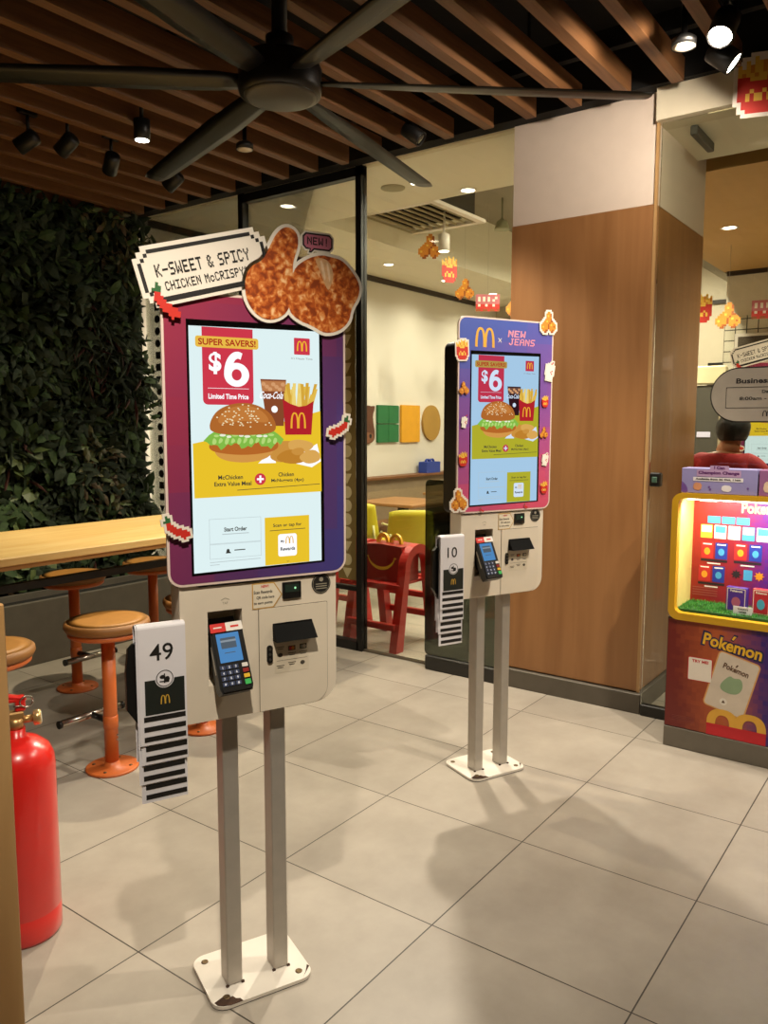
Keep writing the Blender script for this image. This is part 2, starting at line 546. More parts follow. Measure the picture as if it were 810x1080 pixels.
b = MB(); b.box(4.73, 4.95, -2.6, 2.0, 3.2, 3.25)
struct(b.build('ceiling_slot', mat('dark_slot_paint', '4a3d2a', 0.9)))
# header over the opening and the lintel line along the glass front
b = MB(); b.box(4.0, 4.16, -2.6, 1.32, 2.95, 3.42); b.box(4.06, 4.16, 1.32, 5.36, 3.11, 3.42)
struct(b.build('wall_header', mat('header_paint', 'd3c9b0', 0.8, var=.02)))
b = MB(); b.box(3.96, 4.06, -2.6, 5.36, 3.10, 3.42)
struct(b.build('trim_3', M_DARK))
# column: painted top, oak-veneer bottom, dark skirting
b = MB(); b.box(4.05, 4.90, 1.32, 2.10, 2.575, 3.4)
col = struct(b.build('wall_column', mat('column_paint', 'd9c9ba', 0.8, var=.02)))
V_OAK = wood('oak_veneer', '8c6038', '9e7045', 0.42, (3.0, 3.0, 0.25), 4.0, 0.02)
b = MB(); b.box(4.04, 4.9, 1.318, 2.102, 0.11, 2.575, 0, .004)
b.build('wood_cladding', V_OAK, col)
b = MB(); b.box(4.015, 4.9, 1.30, 2.104, 0.0, 0.105, 0, .003)
b.build('skirting', mat('dark_grey_skirting', '5a5348', 0.5), col)
b = MB(); b.box(4.034, 4.05, 1.312, 1.326, 0.11, 3.1)
b.build('corner_bead', mat('corner_bead_oak', 'b08a5a', 0.4), col)

# glass front: three panes, black steel door frame, low tinted barrier by the column
G = glass('clear_glass', 'f2f4ee', 0.8)
w = thing('window_1', 'clear glass panes with a black steel frame between slatted ceiling area and dining room', 'window')
w['kind'] = 'structure'
b = MB(); b.box(4.095, 4.105, 4.27, 5.36, 0.02, 3.11); b.build('pane', G, w)
b = MB(); b.box(4.095, 4.105, 3.21, 4.23, 0.05, 3.05); b.build('pane', G, w)
b = MB(); b.box(4.095, 4.105, 2.10, 3.17, 0.012, 3.11); b.build('pane', G, w)
b = MB()
b.box(4.07, 4.13, 3.17, 3.215, 0, 3.11); b.box(4.07, 4.13, 4.225, 4.27, 0, 3.11); b.box(4.07, 4.13, 3.17, 4.27, 3.045, 3.10)
b.box(4.07, 4.13, 3.2, 4.25, 0.0, 0.06); b.box(4.08, 4.12, 3.2, 4.25, 0.40, 0.43)
b.build('door_frame', M_BLKMETAL, w)
b = MB(); b.box(4.085, 4.115, 2.1, 3.17, 0, 0.012); b.box(4.085, 4.115, 4.27, 5.36, 0, 0.02)
b.build('bottom_rail', mat('dull_rail', '6f685c', 0.4, 0.6), w)
# sticker strips of small shapes on the glass (one dark-on-white, one pale-on-olive)
def shape_strip(y0, y1, z0, z1, mats, seq, n, base=True):
    b = MB(); b.M = Matrix(((0, 1, 0, 4.09), (-1, 0, 0, 0), (0, 0, 1, 0), (0, 0, 0, 1)))   # local x -> -world y, faces -x
    b.M = Matrix(((0, 1, 0, 4.0935), (-1, 0, 0, 0), (0, 0, 1, 0), (0, 0, 0, 1)))
    if base: b.prism([(-y1, z0), (-y0, z0), (-y0, z1), (-y1, z1)], 0, 0.001, 0)
    cx = -(y0+y1)/2; r = (y1-y0)*0.27
    for k in range(n):
        cz = z1-(k+0.5)*(z1-z0)/n; s = seq[k % len(seq)]
        if s == 'c': p = ell(cx, cz, r, r, 20)
        elif s == 's': p = [(cx-r*.9, cz-r*.9), (cx+r*.9, cz-r*.9), (cx+r*.9, cz+r*.9), (cx-r*.9, cz+r*.9)]
        elif s == 't': p = [(cx-r, cz+r*.8), (cx, cz-r*.9), (cx+r, cz+r*.8)]
        else: p = ell(cx, cz, r*1.05, r*1.05, 5, PI/2, PI/2+2*PI)
        b.prism(p, -0.0006, 0.001, 1)
    return b.build('shape_sticker_strip', mats, w)
shape_strip(5.165, 5.28, 0.5, 2.65, [mat('white_sticker', 'c9c1b0', 0.6), M_INK], 'ccscccsstcp', 23, False)
shape_strip(3.235, 3.385, 0.47, 2.45, [mat('olive_sticker', '6d5b30', 0.6), mat('pale_sticker', 'a99d78', 0.6)], 'cccctctsccpccct', 22)
w = thing('window_2', 'low tinted glass barrier with rounded corner beside the wood-clad column', 'window'); w['kind'] = 'structure'
b = MB(); b.M = Matrix(((0, 1, 0, 4.02), (-1, 0, 0, 0), (0, 0, 1, 0), (0, 0, 0, 1)))
b.prism(rr(-2.64, 0.09, -2.11, 1.17, (0.03, 0.0, 0.0, 0.03)), 0.0, 0.012)
b.build('pane', glass('smoked_glass', '8c9188', 1.6, 0.02), w)
b = MB(); b.box(4.005, 4.04, 2.11, 2.63, 0.0, 0.09, 0, .006); b.build('base_rail', mat('charcoal_metal', '2c2b28', 0.4, 0.3), w)
# glass leaf in front of the counter opening, with a lock
d = thing('door_1', 'frameless glass door leaf with a dark lock patch right of the column', 'door'); d['kind'] = 'structure'
b = MB(); b.box(4.02, 4.03, 0.30, 1.295, 0.06, 2.94); b.build('pane', G, d)
b = MB(); b.box(4.005, 4.045, 0.30, 1.295, 0.0, 0.06, 0, .004)
b.build('patch_rail', MATS['charcoal_metal'], d)
b = MB(); b.box(4.005, 4.045, 1.235, 1.29, 1.19, 1.26, 0, .006); b.box(3.995, 4.005, 1.25, 1.275, 1.21, 1.24, 1, .003)
b.build('lock', [M_BLACK, mat('green_lock_face', '3d5a4c', 0.3)], d)
b = MB(); b.M = Matrix.Rotation(0, 4, 'Z')
b.box(4.165, 4.48, 1.17, 1.205, 2.905, 2.95, 0, .004)
struct(b.build('trim_4', mat('grey_door_closer_track', '4d4a44', 0.5, 0.3)))

# ceiling slats
M_SLAT = wood('slat_brown_wood', '6a4526', '7d5430', 0.55, (0.6, 12, 12), 5.0, 0.02)
sb = MB(); sb.box(-2.5, 0, -0.027, 0.027, HC, HC+0.10)
first = None
ys = [0.94-0.2435*k for k in range(-18, 12)]
for i, yy in enumerate(ys):
    if first is None:
        b = MB(); b.box(-2.5, 3.87, -0.027, 0.027, 0, 0.10); first = b.build('ceiling_slat', M_SLAT); o = first
    else:
        o = first.copy(); COL.objects.link(o)
    o.location = (0, yy, HC)
    tag(o, 'long brown wooden slat running under the black ceiling', 'slat', 'ceiling slats')
# slat hangers tie them to the slab: dark cross rails
b = MB()
for xx in (-1.5, 0.6, 2.4, 3.6):
    b.box(xx-0.02, xx+0.02, -2.4, 5.34, HC+0.10, HC+0.14)
    for yy in (-2.0, 0.2, 1.8, 3.4, 5.0):
        b.box(xx-0.006, xx+0.006, yy-0.006, yy+0.006, HC+0.14, 3.42)
struct(b.build('trim_5', M_DARK))
# ================================================================== SELF-ORDER KIOSKS
KA = R(-24.0)
EX = Vector((math.cos(KA), math.sin(KA), 0)); EN = Vector((-math.sin(KA), math.cos(KA), 0))
YF = -0.082
CRISPY = crispy_mat()
P_RED = block_print('print_plum_to_blue', '9a2c44', '5b3468', '2f4190', (1.15, -0.55), 9.0, 1.14)
P_BLUE = block_print('print_blue_to_pink', 'd2506e', '87509e', '4a5cae', (-0.45, 1.45), 9.0, -1.67)
TXT = scr('3a3a34')

def screen_art(scn, dim):
    """what the lit display shows; all of it flat on the panel"""
    if not dim:
        BG, YL, RD, WH, GOLD = scr('e4f7f8'), scr('eec62c'), scr('d23a4c'), scr('fdfdff', 1.1), scr('eebf4a')
    else:
        BG, YL, RD, WH, GOLD = scr('a9cdea'), scr('b4b02e'), scr('c2354e'), scr('d6e6fa'), scr('b59a4a')
    y = YF-0.0092
    def part(name, mb, mats): return mb.build(name, mats, scn)
    b = MB(); b.flat([(-.161, 1.137), (.176, 1.142), (.173, 1.727), (-.161, 1.722)], y, 0); part('lit_panel', b, [BG])
    b = MB(); b.flat([(-.156, 1.318), (.177, 1.322), (.175, 1.528), (.06, 1.497), (-.05, 1.47), (-.157, 1.448)], y-.0004, 0); part('yellow_field', b, [YL])
    # price flag
    b = MB(); b.flat(rr(-.130, 1.540, -.004, 1.7215, (.012, .012, 0, 0)), y-.0006, 0)
    b.flat([(-.118, 1.5785), (-.016, 1.5785), (-.016, 1.5795), (-.118, 1.5795)], y-.0009, 1)
    text(b, '$', -.099, 1.638, h=.052, y=y-.0009, m=1, bold=.03)
    cx6, cz6 = -.046, 1.612
    P6 = ell(cx6, cz6, .0315, .0285, 32); Q6 = ell(cx6, cz6, .0125, .0135, 32); b.strip(P6+P6[:1], Q6+Q6[:1], y-.0009, 1)
    th6 = [PI*(1.0-.62*k/12) for k in range(13)]
    b.strip([(cx6+.0025+.034*math.cos(t), cz6+.001+.054*math.sin(t)) for t in th6], [(cx6+.004+.0165*math.cos(t), cz6+.001+.0375*math.sin(t)) for t in th6], y-.0010, 1)
    text(b, 'Limited Time Price', -.067, 1.560, w=.100, h=.0125, y=y-.0009, m=1, bold=.03)
    part('price_flag', b, [RD, WH])
    b = MB(); b.flat(rr(-.146, 1.674, .010, 1.700, .006), y-.0012, 0)
    text(b, 'SUPER SAVERS!', -.068, 1.687, w=.142, h=.0155, y=y-.0015, m=1, bold=.025); part('savers_ribbon', b, [GOLD, scr('b0301e')])
    b = MB(); b.flat(rr(.104, 1.667, .147, 1.708, .002), y-.0006, 0); arches(b, .1255, 1.676, .028, .025, y-.0009, 1)
    text(b, "It's Happy Time", .125, 1.657, w=.058, h=.006, y=y-.0009, m=2); part('brand_tile', b, [RD, scr('f7c12c'), scr('8a8078')])
    # cup of cola
    b = MB()
    b.flat([(.014, 1.604), (.082, 1.604), (.074, 1.49), (.030, 1.49)], y-.0006, 0)
    b.flat([(.016, 1.600), (.081, 1.600), (.079, 1.575), (.018, 1.575)], y-.0007, 3)
    for k in range(7): b.flat(ell(.022+.0085*k, 1.592-(k % 3)*.006, .006, .005, 8), y-.0008, 1)
    text(b, 'Coca-Cola', .043, 1.5655, w=.062, h=.018, y=y-.001, m=2, bold=.02, shear=.3)
    b.flat(ell(.050, 1.531, .0085, .0085, 16), y-.0009, 2); part('cup_picture', b, [scr('8a4a2c' if not dim else '30161c'), scr('d9a070'), WH, scr('c08050' if not dim else '6a4a40')])
    # fries
    b = MB()
    rnd = random.Random(3)
    for k in range(26):
        x0 = .080+rnd.random()*.068; a = (x0-.113)*5+rnd.uniform(-.25, .25); L = rnd.uniform(.045, .075); wd = .0042
        dx, dz = math.sin(a)*L, math.cos(a)*L
        b.flat([(x0-wd, 1.525), (x0+wd, 1.525), (x0+wd+dx*.8, 1.525+dz), (x0-wd+dx*.8, 1.525+dz)], y-.0007-k*1e-5, k % 3)
    b.flat([(.078, 1.468), (.149, 1.468), (.156, 1.553), (.135, 1.541), (.115, 1.538), (.092, 1.545), (.072, 1.556)], y-.0014, 3)
    arches(b, .113, 1.484, .042, .040, y-.0017, 4); part('fries_picture', b, [scr('f3d676'), scr('e6bd4e'), scr('d9a93c'), scr('b5242c'), scr('f2b233')])
    # burger
    b = MB()
    b.flat(smooth([(-.110, 1.432), (-.090, 1.408), (-.03, 1.399), (.028, 1.408), (.050, 1.432), (.03, 1.445), (-.09, 1.445)], 2), y-.0018, 0)
    b.flat(smooth([(-.122, 1.437), (-.10, 1.425), (-.03, 1.418), (.04, 1.425), (.062, 1.438), (.05, 1.46), (-.11, 1.46)], 2), y-.0020, 1)
    lt = []
    for k in range(25):
        lt.append((-.132+.205*k/24, 1.442+.005*math.sin(k*2.1)+.006*math.sin(k*0.9)+(.012 if k in (0, 24) else 0)))
    lt += [(.058, 1.470), (.045, 1.478), (-.03, 1.474), (-.105, 1.476), (-.118, 1.468)]
    b.flat(lt, y-.0022, 2)
    for k in range(11): b.flat(smooth([(-.112+.0155*k, 1.447), (-.104+.0155*k, 1.444+.005*(k % 2)), (-.098+.0155*k, 1.454+.003*(k % 3)), (-.107+.0155*k, 1.463)], 2), y-.0024, 3)
    for k in range(10): b.flat(smooth(ell(-.100+.0155*k, 1.466+.002*math.sin(k*2.3), .007+.002*(k % 2), .0035, 6), 1), y-.0025, 6 if k % 3 else 3)
    b.flat(smooth([(-.113, 1.472), (-.118, 1.495), (-.098, 1.528), (-.055, 1.545), (-.005, 1.545), (.036, 1.525), (.054, 1.495), (.049, 1.472), (-.03, 1.466)], 3), y-.0028, 4)
    b.flat(smooth([(-.10, 1.490), (-.088, 1.522), (-.05, 1.539), (-.005, 1.538), (.026, 1.52), (.038, 1.495), (-.03, 1.505)], 3), y-.0030, 7)
    for k in range(58):
        a = rnd.uniform(0.12, PI-.12); q = math.sqrt(rnd.random())
        b.flat(ell(-.032+.074*q*math.cos(a), 1.485+.056*q*math.sin(a), .0026, .0017, 6), y-.0033, 5)
    part('burger_picture', b, [scr('d79a4c'), scr('b9692a'), scr('86bf4a'), scr('b9dd7c'), scr('b36a2e'), scr('f8e8bc'), scr('f1f3dc'), scr('c67e3c')])
    # nuggets on paper
    b = MB()
    b.flat([(.005, 1.398), (.045, 1.432), (.052, 1.398)], y-.0008, 0); b.flat([(.085, 1.40), (.165, 1.445), (.176, 1.400), (.15, 1.385)], y-.0008, 0)
    for i, (cx, cz, aa, bb, c) in enumerate(((.080, 1.438, .040, .017, 1), (.118, 1.440, .036, .017, 2), (.062, 1.418, .028, .018, 1), (.098, 1.413, .046, .017, 3), (.146, 1.412, .030, .017, 2), (.112, 1.426, .018, .010, 1))):
        b.flat(smooth([(cx+aa*math.cos(t)*(1+.1*math.sin(3*t+i)), cz+bb*math.sin(t)*(1+.12*math.cos(2*t+i))) for t in [2*PI*k/10 for k in range(10)]], 1), y-.0010-i*.0002, c)
    part('nugget_picture', b, [WH, scr('cf9442'), scr('deaa58'), scr('c2832f')])
    b = MB()
    for s, cx, cz, ww in (('McChicken', -.066, 1.366, .062), ('Extra Value Meal', -.060, 1.350, .094), ('Chicken', .079, 1.369, .042), ('McNuggets (4pc)', .083, 1.3535, .088)):
        text(b, s, cx, cz, w=ww, h=.0105, y=y-.0008, m=0, bold=.02)
    b.flat([(-.05, 1.333), (.172, 1.341), (.172, 1.3425), (-.05, 1.3345)], y-.0008, 0)
    part('meal_caption', b, [TXT])
    b = MB(); b.flat(ell(.010, 1.359, .0145, .0145, 24), y-.0008, 0)
    b.flat([(.0075, 1.350), (.0125, 1.350), (.0125, 1.368), (.0075, 1.368)], y-.0011, 1); b.flat([(.001, 1.3565), (.019, 1.3565), (.019, 1.3615), (.001, 1.3615)], y-.0012, 1)
    part('plus_badge', b, [RD, WH])
    b = MB(); L = scr('b9c6c8')
    def frame(x0, z0, x1, z1, t=.0009):
        for q in ((x0, z0, x1, z0+t), (x0, z1-t, x1, z1), (x0, z0, x0+t, z1), (x1-t, z0, x1, z1)):
            b.flat([(q[0], q[1]), (q[2], q[1]), (q[2], q[3]), (q[0], q[3])], y-.0006, 0)
    frame(-.122, 1.205, .010, 1.266); frame(-.122, 1.168, .010, 1.204)
    text(b, 'Start Order', -.056, 1.239, w=.058, h=.0105, y=y-.0008, m=1, bold=.03)
    b.flat([(-.09, 1.2265), (-.022, 1.2265), (-.022, 1.2285), (-.09, 1.2285)], y-.0008, 0)
    b.flat(ell(-.076, 1.187, .004, .004, 10), y-.0008, 1); b.flat([(-.082, 1.180), (-.068, 1.180), (-.071, 1.184), (-.080, 1.186)], y-.0008, 1); b.flat([(-.06, 1.1855), (-.032, 1.1855), (-.032, 1.188), (-.06, 1.188)], y-.0008, 1)
    b.flat([(-.122, 1.1595), (.008, 1.1605), (.008, 1.162), (-.122, 1.161)], y-.0008, 0); b.flat([(-.122, 1.153), (-.098, 1.153), (-.098, 1.1545), (-.122, 1.1545)], y-.0008, 0)
    part('start_button', b, [L, TXT])
    b = MB(); b.flat([(.020, 1.141), (.141, 1.142), (.141, 1.263), (.020, 1.262)], y-.0006, 0)
    text(b, 'Scan or tap for', .081, 1.240, w=.078, h=.0105, y=y-.0009, m=1, bold=.02)
    b.flat([(.033, 1.2275), (.13, 1.2285), (.13, 1.2300), (.033, 1.2290)], y-.0009, 1)
    b.flat(rr(.055, 1.161, .106, 1.218, .006), y-.0009, 2); arches(b, .086, 1.193, .022, .019, y-.0012, 3)
    text(b, 'My', .067, 1.199, h=.008, y=y-.0012, m=1, bold=.02); text(b, 'Rewards', .081, 1.180, w=.040, h=.009, y=y-.0012, m=1, bold=.03)
    b.flat([(.077, 1.149), (.081, 1.146), (.085, 1.149), (.081, 1.1475)], y-.0009, 1)
    part('rewards_tile', b, [YL, TXT, WH, scr('e8b23a')])

def world_of(root, x, y, z):
    """a point in a kiosk's own axes, in the room"""
    s = root.scale[0]
    return Vector(root.location)+(EX*x+EN*y+Vector((0, 0, z)))*s

def make_kiosk(label, loc, scale, kind):
    k = thing('order_kiosk', label, 'kiosk', loc, KA, None, scale)
    # floor plate with holes and chipped paint
    b = MB(); pl = rr(-.140, -.113, .138, .113, .038)
    b.slab(pl, 0.003, 0.012, 0); b.slab(grow(pl, -.002), 0.0, 0.003, 1)
    pt = b.build('floor_plate', [M_WHITE, M_BLACK], k)
    for (hx_, hy) in ((-.108, .082), (.106, .082), (-.100, -.080), (.104, -.080)):
        b = MB(); b.lathe([(.0095, .012), (.0095, .0135), (.006, .0145), (.004, .0125)], 16, 0, True, True, (hx_, hy, 0)); b.build('bolt', mat('dull_bolt', '6d5a40', 0.5, .8), pt)
    chips = [(-.130, -.099), (-.118, -.108), (-.100, -.1135), (-.066, -.1135), (-.070, -.101), (-.080, -.096), (-.084, -.085), (-.100, -.083), (-.108, -.075), (-.118, -.079), (-.134, -.086)]
    b = MB(); b.slab(chips, .0122, .0130); b.build('chipped_paint', M_RUST, pt)
    b = MB(); b.slab([(.105, -.108), (.137, -.075), (.134, -.066), (.120, -.090)], .0122, .0128); b.build('chipped_paint', M_RUST, pt)
    for px in (-.064, .067):
        b = MB(); b.box(px-.021, px+.021, -.044, .010, .012, .80, 0, .003)
        for q in (-1, 1): b.box(px+q*.021-.004, px+q*.021+.004, -.048, -.042, .0115, .0165, 1)
        b.build('pole', [M_STEEL, M_RUST], k)
    # payment box
    yb = YF+.075
    b = MB()
    b.prism(rr(-.196, .762, -.128, 1.12, (.018, 0, 0, 0)), YF, yb, 0)
    b.prism([(-.128, 1.037), (-.040, 1.037), (-.040, 1.12), (-.128, 1.12)], YF, yb); b.prism([(-.128, .762), (-.040, .762), (-.040, .832), (-.128, .832)], YF, yb)
    b.prism(rr(-.040, .762, .221, 1.12, (0, .055, 0, 0), 10), YF, yb)
    body = b.build('payment_housing', M_CREAM, k)
    b = MB(); b.box(-.1285, -.0395, YF+.055, YF+.060, .831, 1.038); b.prism([(-.1275, .8325), (-.0405, .8325), (-.0405, .85), (-.1275, .85)], YF+.0005, YF+.056, 1)
    b.build('terminal_recess', [mat('recess_plastic', 'bfb29c', .5), M_CREAM2], body)
    b = MB(); o_ = rr(.004, .7625, .194, 1.029, (0, .040, .003, .003), 8)
    b.prism(grow(o_, .0016), YF-.0004, YF+.002, 1); b.prism(o_, YF-.0022, YF+.002, 0)
    door = b.build('service_door', [M_CREAM2, mat('panel_gap', '5c5244', .8)], body)
    b = MB(); b.prism(rr(.023, .886, .0385, .933, .0075), YF-.006, YF-.001, 0)
    for i in range(3): b.lathe([(.0035, 0), (.0035, .0015)], 12, 1, True, True, (.0308, YF-.006, .896+.0135*i), (0, -1, 0))
    b.build('lock', [M_BLACK, mat('lock_rim', '6a655c', .35, .8)], door)
    b = MB(); b.prism(rr(.040, .942, .150, .988, .002), YF-.004, YF-.001)
    M = b.M; b.quad([(.043, YF-.006, .984), (.147, YF-.006, .984), (.154, YF-.03, .944), (.041, YF-.03, .944)][::-1])
    b.quad([(.041, YF-.03, .944), (.154, YF-.03, .944), (.150, YF-.004, .943), (.040, YF-.004, .943)][::-1]); b.quad([(.043, YF-.006, .984), (.041, YF-.03, .944), (.040, YF-.004, .943), (.040, YF-.004, .985)][::-1])
    b.quad([(.147, YF-.006, .984), (.150, YF-.004, .985), (.150, YF-.004, .943), (.154, YF-.03, .944)][::-1])
    b.build('receipt_flap', mat('flap_black', '0a0a09', .85, spec=.2), door)
    b = MB(); b.flat(rr(.044, .856, .140, .936, .003), YF-.0026, 0)
    rnd = random.Random(5)
    for (cx, cz, c) in ((.060, .922, 4), (.092, .918, 1), (.124, .919, 3), (.060, .903, 2), (.092, .903, 4), (.124, .903, 4), (.060, .873, 4), (.092, .878, 4), (.122, .876, 2)):
        if c == 4:
            b.flat([(cx-.011, cz+.001), (cx+.011, cz+.001), (cx+.011, cz+.003), (cx-.011, cz+.003)], YF-.0030, 2); b.flat([(cx-.008, cz-.004), (cx+.008, cz-.004), (cx+.008, cz-.002), (cx-.008, cz-.002)], YF-.0030, 2)
        elif c == 2: b.flat(ell(cx, cz, .0065, .0055, 14), YF-.0030, 2)
        else:
            b.flat(rr(cx-.010, cz-.0065, cx+.010, cz+.0065, .001), YF-.0030, 2); b.flat(ell(cx-.003, cz, .0045, .0045, 12), YF-.0034, c); b.flat(ell(cx+.003, cz, .0045, .0045, 12), YF-.0036, 5 if c == 1 else 0)
    b.flat([(.05, .888), (.135, .888), (.135, .8888), (.05, .8888)], YF-.003, 2)
    b.build('payment_sticker', [mat('label_cream', 'd6c9b2', .5), M_RED, mat('label_ink', '4a4238', .6), mat('label_grey', '9c978c', .5), M_INK, mat('label_amber', 'd07a25', .5)], door)
    b = MB(); b.prism(rr(.068, 1.049, .119, 1.092, .003), YF-.005, YF+.001, 0); b.prism(rr(.074, 1.066, .113, 1.086, .002), YF-.006, YF-.004, 1); b.flat(ell(.102, 1.076, .003, .003, 10), YF-.0065, 2)
    b.build('code_scanner', [M_BLACK, mat('dark_reader_glass', '24332c', .08), emit('reader_lamp', '9fe8a8', 1.2)], body)
    b = MB(); ar = [(-.013, 1.030), (.044, 1.030), (.068, 1.062), (.046, 1.096), (-.013, 1.096)]
    b.prism(ar, YF-.0012, YF+.001, 0); b.flat(grow(ar, -.0035), YF-.0016, 1)
    text(b, 'NEW!', .021, 1.087, w=.020, h=.007, y=YF-.002, m=2, bold=.03)
    for i, (s, ww) in enumerate((('Scan Rewards', .050), ('QR code here', .048), ('to earn points', .050))):
        text(b, s, .016+(.006 if i == 1 else 0), 1.073-.0145*i, w=ww, h=.0085, y=YF-.002, m=3, bold=.02)
    b.build('arrow_sticker', [mat('gold_border', 'c59a4e', .5), mat('label_pale', 'e5d8c0', .5), M_RED, M_INK], body)
    b = MB(); b.prism(ell(.178, 1.079, .027, .027, 32), YF-.0012, YF+.001, 0)
    b.strip(ell(.178, 1.079, .0245, .0245, 32)+[(.2025, 1.079)], ell(.178, 1.079, .0235, .0235, 32)+[(.2015, 1.079)], YF-.0016, 1)
    b.flat(ell(.178, 1.090, .006, .006, 12), YF-.0016, 1)
    for i in range(3): b.flat([(.162, 1.077-.006*i), (.194, 1.077-.006*i), (.194, 1.0792-.006*i), (.162, 1.0792-.006*i)], YF-.0016, 1)
    b.build('round_sticker', [M_INK, mat('label_faded', '9a927f', .6)], body)
    b = MB(); text(b, 'TAP', -.083, 1.055, w=.014, h=.006, y=YF-.0005, m=0); b.strip([(-.094, 1.062), (-.083, 1.067), (-.072, 1.062)], [(-.094, 1.0635), (-.083, 1.0685), (-.072, 1.0635)], YF-.0005, 0)
    b.build('tap_mark', MATS['label_faded'], body)
    # display
    hx0 = -.172 if kind == 'chicken' else -.207
    b = MB(); b.prism(rr(hx0, 1.10, .205, 1.775, .03), YF, YF+.11)
    b.build('display_housing', mat('housing_black', '1d1a17', .45), k)
    ztop = 1.80 if kind == 'chicken' else 1.866
    out = rr(-.224, 1.106, .248, ztop, .036, 8)
    b = MB(); b.prism(out, YF-.0075, YF-.0005, 0); b.flat(grow(out, -.006), YF-.0080, 1)
    board = b.build('surround_board', [mat('board_edge', 'dfc9bd', .6, var=.02), P_RED if kind == 'chicken' else P_BLUE], k)
    b = MB(); b.prism([(-.1665, 1.131), (.185, 1.138), (.182, 1.740), (-.1665, 1.737)], YF-.0088, YF-.002)
    scn = b.build('display_screen', mat('screen_black_glass', '050506', .12), k)
    scn['label'] = 'lit display showing a burger meal offer'
    screen_art(scn, kind != 'chicken')
    yc = YF-.012
    if kind == 'chicken':
        b = MB(); b.M = Matrix.Translation((-.118, 0, 1.858)) @ Matrix.Rotation(R(-15.5), 4, 'Y')
        st = .012; X, Z = .163, .068
        op = [(-X+2*st, -Z), (X-2*st, -Z), (X-2*st, -Z+st), (X-st, -Z+st), (X-st, -Z+2*st), (X, -Z+2*st), (X, Z-2*st), (X-st, Z-2*st), (X-st, Z-st), (X-2*st, Z-st), (X-2*st, Z), (-X+2*st, Z), (-X+2*st, Z-st), (-X+st, Z-st), (-X+st, Z-2*st), (-X, Z-2*st), (-X, -Z+2*st), (-X+st, -Z+2*st), (-X+st, -Z+st), (-X+2*st, -Z+st)]
        b.prism(op, yc-.004, yc, 0)
        q = .0085
        def bar(x0, z0, x1, z1): b.flat([(x0, z0), (x1, z0), (x1, z1), (x0, z1)], yc-.0045, 1)
        bar(-X+.036, Z-.018, X-.036, Z-.0095); bar(-X+.036, -Z+.008, X-.036, -Z+.020)
        bar(-X+.0085, -Z+.036, -X+.017, Z-.036); bar(X-.017, -Z+.036, X-.0085, Z-.036)
        for sx in (-1, 1):
            for sz in (-1, 1):
                for i, (ax, az) in enumerate(((.027, .0275), (.0185, .019))):
                    cx, cz = sx*(X-(.031 if i == 0 else .0215)), sz*(Z-(.0215 if i == 0 else .031))
                    bar(cx-q/2, cz-q/2, cx+q/2, cz+q/2)
        pixtext(b, 'K-SWEET & SPICY', -.119, -.004, .00256, .0039, yc-.0046, 1, 1.2)
        pixtext(b, 'CHICKEN McCRISPY*', -.106, -.036, .00196, .0028, yc-.0046, 1, 1.2)
        b.build('title_plaque', [M_BOARD, M_INK], board)
        b = MB()
        dr = smooth([(-.026, 1.830), (-.012, 1.868), (.022, 1.885), (.040, 1.920), (.060, 1.957), (.085, 1.974), (.113, 1.962), (.116, 1.93), (.100, 1.89), (.100, 1.85), (.096, 1.80), (.083, 1.765), (.045, 1.745), (.008, 1.752), (-.020, 1.785)], 2)
        th = smooth([(.100, 1.872), (.135, 1.90), (.175, 1.915), (.205, 1.912), (.235, 1.908), (.262, 1.885), (.287, 1.852), (.283, 1.82), (.262, 1.79), (.255, 1.755), (.225, 1.730), (.185, 1.722), (.155, 1.738), (.11, 1.752), (.086, 1.775), (.094, 1.82)], 2)
        b.prism(grow(dr, .008), yc-.004, yc, 0); b.prism(grow(th, .008), yc-.0042, yc-.0002, 0)
        b.flat(th, yc-.0046, 1); b.flat(dr, yc-.0052, 1)
        b.flat(smooth([(.158, 1.903), (.180, 1.908), (.200, 1.900), (.212, 1.872), (.205, 1.845), (.196, 1.826), (.184, 1.85), (.172, 1.878)], 2), yc-.0050, 2)
        b.flat(smooth([(.172, 1.900), (.180, 1.902), (.190, 1.862), (.186, 1.85)], 1), yc-.0053, 3); b.flat(smooth([(.190, 1.898), (.196, 1.896), (.203, 1.862), (.199, 1.845)], 1), yc-.0053, 3)
        b.build('chicken_cutout', [M_BOARD, CRISPY, mat('pulled_meat_print', 'd9a878', .5, var=.12, scale=90), mat('pulled_meat_light', 'e8c6a0', .5, var=.1, scale=90)], board)
        b = MB()
        bub = [(.136, 1.926), (.128, 1.934), (.128, 1.956), (.136, 1.964), (.200, 1.964), (.208, 1.956), (.208, 1.934), (.200, 1.926), (.158, 1.926), (.150, 1.918), (.144, 1.918), (.147, 1.926)]
        b.prism(grow(bub, .005), yc-.004, yc, 0); b.flat(grow(bub, .001), yc-.0044, 2); b.flat(grow(bub, -.0035), yc-.0048, 1)
        pixtext(b, 'NEW!', .139, 1.9365, .0024, .0026, yc-.0052, 2, 1.25)
        b.build('speech_bubble', [M_BOARD, mat('bubble_pink', 'c8748a', .5), M_INK], board)
        for (cx, cz, ww, fl, ro) in ((-.213, 1.771, .070, False, -.1), (.224, 1.489, .056, True, -.15), (-.203, 1.252, .058, False, .15)):
            b = MB(); pixart(b, 'chili', cx, cz, ww, yc-.0075, .003, fl, ro, cz < 1.7); b.build('chili_sticker', art_mats(), board)
    else:
        b = MB(); arches(b, -.099, 1.752, .094, .075, YF-.0084, 0, .17); b.build('arches_print', mat('arch_gold', 'e0a93e', .45), board); b = MB()
